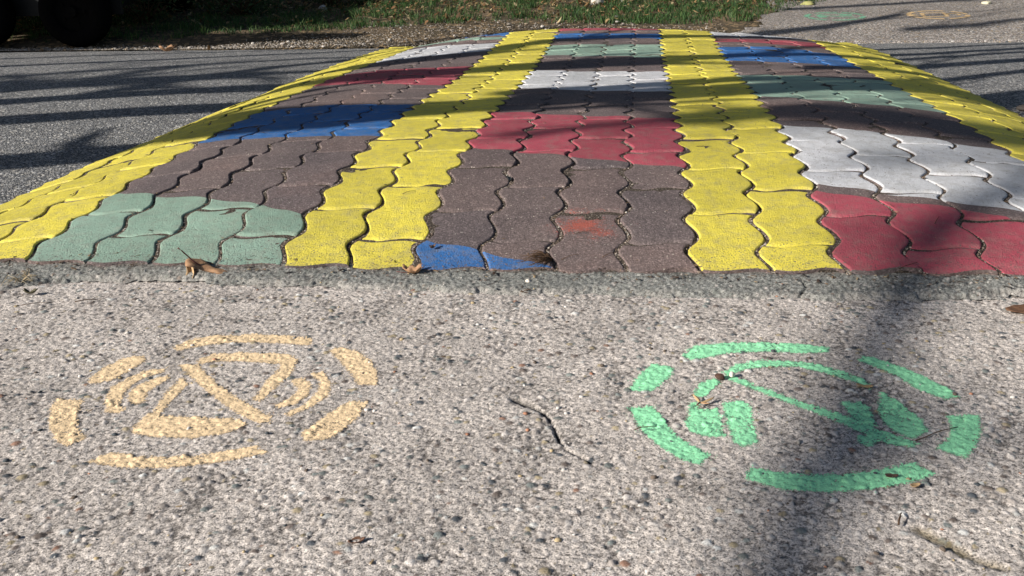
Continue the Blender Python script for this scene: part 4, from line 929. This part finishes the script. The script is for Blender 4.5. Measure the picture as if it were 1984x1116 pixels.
# fine litter: needles, bark crumbs and leaf flakes, thickest where hump and concrete meet
def litter():
    n = 1500; x = rng.uniform(.05, 2.05, n); y = rng.uniform(-1.04, .9, n)
    g1 = 650; x[:g1] = rng.uniform(-.1, 2.3, g1); y[:g1] = Y0 - .012 + rng.normal(0, .011, g1) - .010 * (rng.random(g1) ** 2)
    g2 = 350; kk = rng.integers(-1, 21, g2); nn = N0 + 7 * rng.random(g2) ** 1.5; x[g1:g1 + g2] = (kk + wave(nn) + rng.normal(0, .03, g2)) * U; y[g1:g1 + g2] = nn * R * U
    keep = np.ones(n, bool); keep[g1 + g2:] = rng.random(n - g1 - g2) < .42
    x, y = x[keep], y[keep]; n = len(x)
    ix = np.clip(np.searchsorted(fx, x), 0, len(fx) - 1); iy = np.clip(np.searchsorted(fy, y), 0, len(fy) - 1)
    zs = ZS[iy, ix] + .0004
    z = np.where(y > Y0 - .004, z_hump(x / U, y / (R * U)) + .0036, np.where(y > -.27, ground(x, y) + .0052, zs))
    L = rng.uniform(.0010, .0036, n) * (1 + 1.0 * (rng.random(n) > .86)); W = np.where(rng.random(n) > .55, .00045, L * rng.uniform(.2, .5, n)); T = np.minimum(W, .0007); a = rng.uniform(0, 2 * pi, n)
    B = np.array([(-1, -1, 0), (1, -.6, 0), (1, .6, 0), (-1, 1, 0), (-.9, -.7, 1), (1, -.3, .6), (1, .4, .7), (-.8, .8, 1)])
    V = B[None] * np.stack([L, W, T], 1)[:, None, :]; V[..., 2] += np.abs(V[..., 0]) * rng.uniform(0, .25, (n, 1)); V[..., 1] += (V[..., 0] ** 2) * rng.uniform(-40, 40, (n, 1))
    c_, s_ = np.cos(a)[:, None], np.sin(a)[:, None]
    V = np.stack([V[..., 0] * c_ - V[..., 1] * s_, V[..., 0] * s_ + V[..., 1] * c_, V[..., 2]], -1) + np.stack([x, y, z], 1)[:, None, :]
    Fq = np.array([(3, 2, 1, 0), (4, 5, 6, 7), (0, 1, 5, 4), (1, 2, 6, 5), (2, 3, 7, 6), (3, 0, 4, 7)])
    F = (Fq[None] + 8 * np.arange(n)[:, None, None]).reshape(-1, 4)
    P = np.array([(.07, .045, .035), (.12, .08, .05), (.22, .14, .08), (.34, .25, .15), (.05, .045, .04)])
    c = P[rng.choice(5, n, p=[.32, .25, .18, .1, .15])] * rng.uniform(.7, 1.15, (n, 1))
    tag(np_mesh('fine_litter', V.reshape(-1, 3), F, M_PEB, col=np.repeat(c, 8, 0), smooth=False), 'fine brown crumbs, needles and flakes along the foot of the hump', 'litter', kind='stuff')
litter()
# loose pebbles standing proud of the concrete and strip
def loose():
    n = 900; x = rng.uniform(.1, 2.0, n); y = rng.uniform(-1.04, -.22, n); rad = .0012 + .0030 * rng.random(n) ** 3
    ix = np.clip(np.searchsorted(fx, x), 0, len(fx) - 1); iy = np.clip(np.searchsorted(fy, y), 0, len(fy) - 1)
    z = ZS[iy, ix] + rad * .15; z = np.where(y > -.27, .004 + ground(x, y), z)
    P = np.array([(.08, .09, .10), (.14, .11, .09), (.60, .57, .54), (.42, .33, .20), (.25, .24, .23), (.40, .20, .13)])
    c = P[rng.choice(6, n, p=[.27, .15, .25, .15, .13, .05])] * rng.uniform(.8, 1.15, (n, 1))
    V, F = blob_mesh(n, np.stack([x, y, z], 1), rad, .5, 8)
    tag(np_mesh('loose_pebbles', V, F, M_PEB, col=np.repeat(c, 12, 0), smooth=True), 'small loose pebbles sprinkled over the near concrete', 'pebbles', kind='stuff')
    n = 16000; k_ = rng.integers(-1, 22, n); nn = N0 + 16 * rng.random(n) ** 1.7; kx = k_ + wave(nn) + rng.normal(0, .018, n); x = kx * U; y = nn * R * U
    rad = .0008 + .0015 * rng.random(n) ** 2; z = z_hump(kx, nn) - .0005 + rad * .2
    P = np.array([(.13, .095, .075), (.27, .21, .17), (.44, .38, .33), (.06, .05, .045), (.62, .58, .52)])
    c = P[rng.choice(5, n, p=[.3, .3, .17, .17, .06])] * rng.uniform(.8, 1.15, (n, 1))
    V, F = blob_mesh(n, np.stack([x, y, z], 1), rad, .7, 9)
    tag(np_mesh('joint_grit', V, F, M_PEB, col=np.repeat(c, 12, 0), smooth=False), 'coarse grit lying in the joints of the hump', 'grit', kind='stuff')
loose()
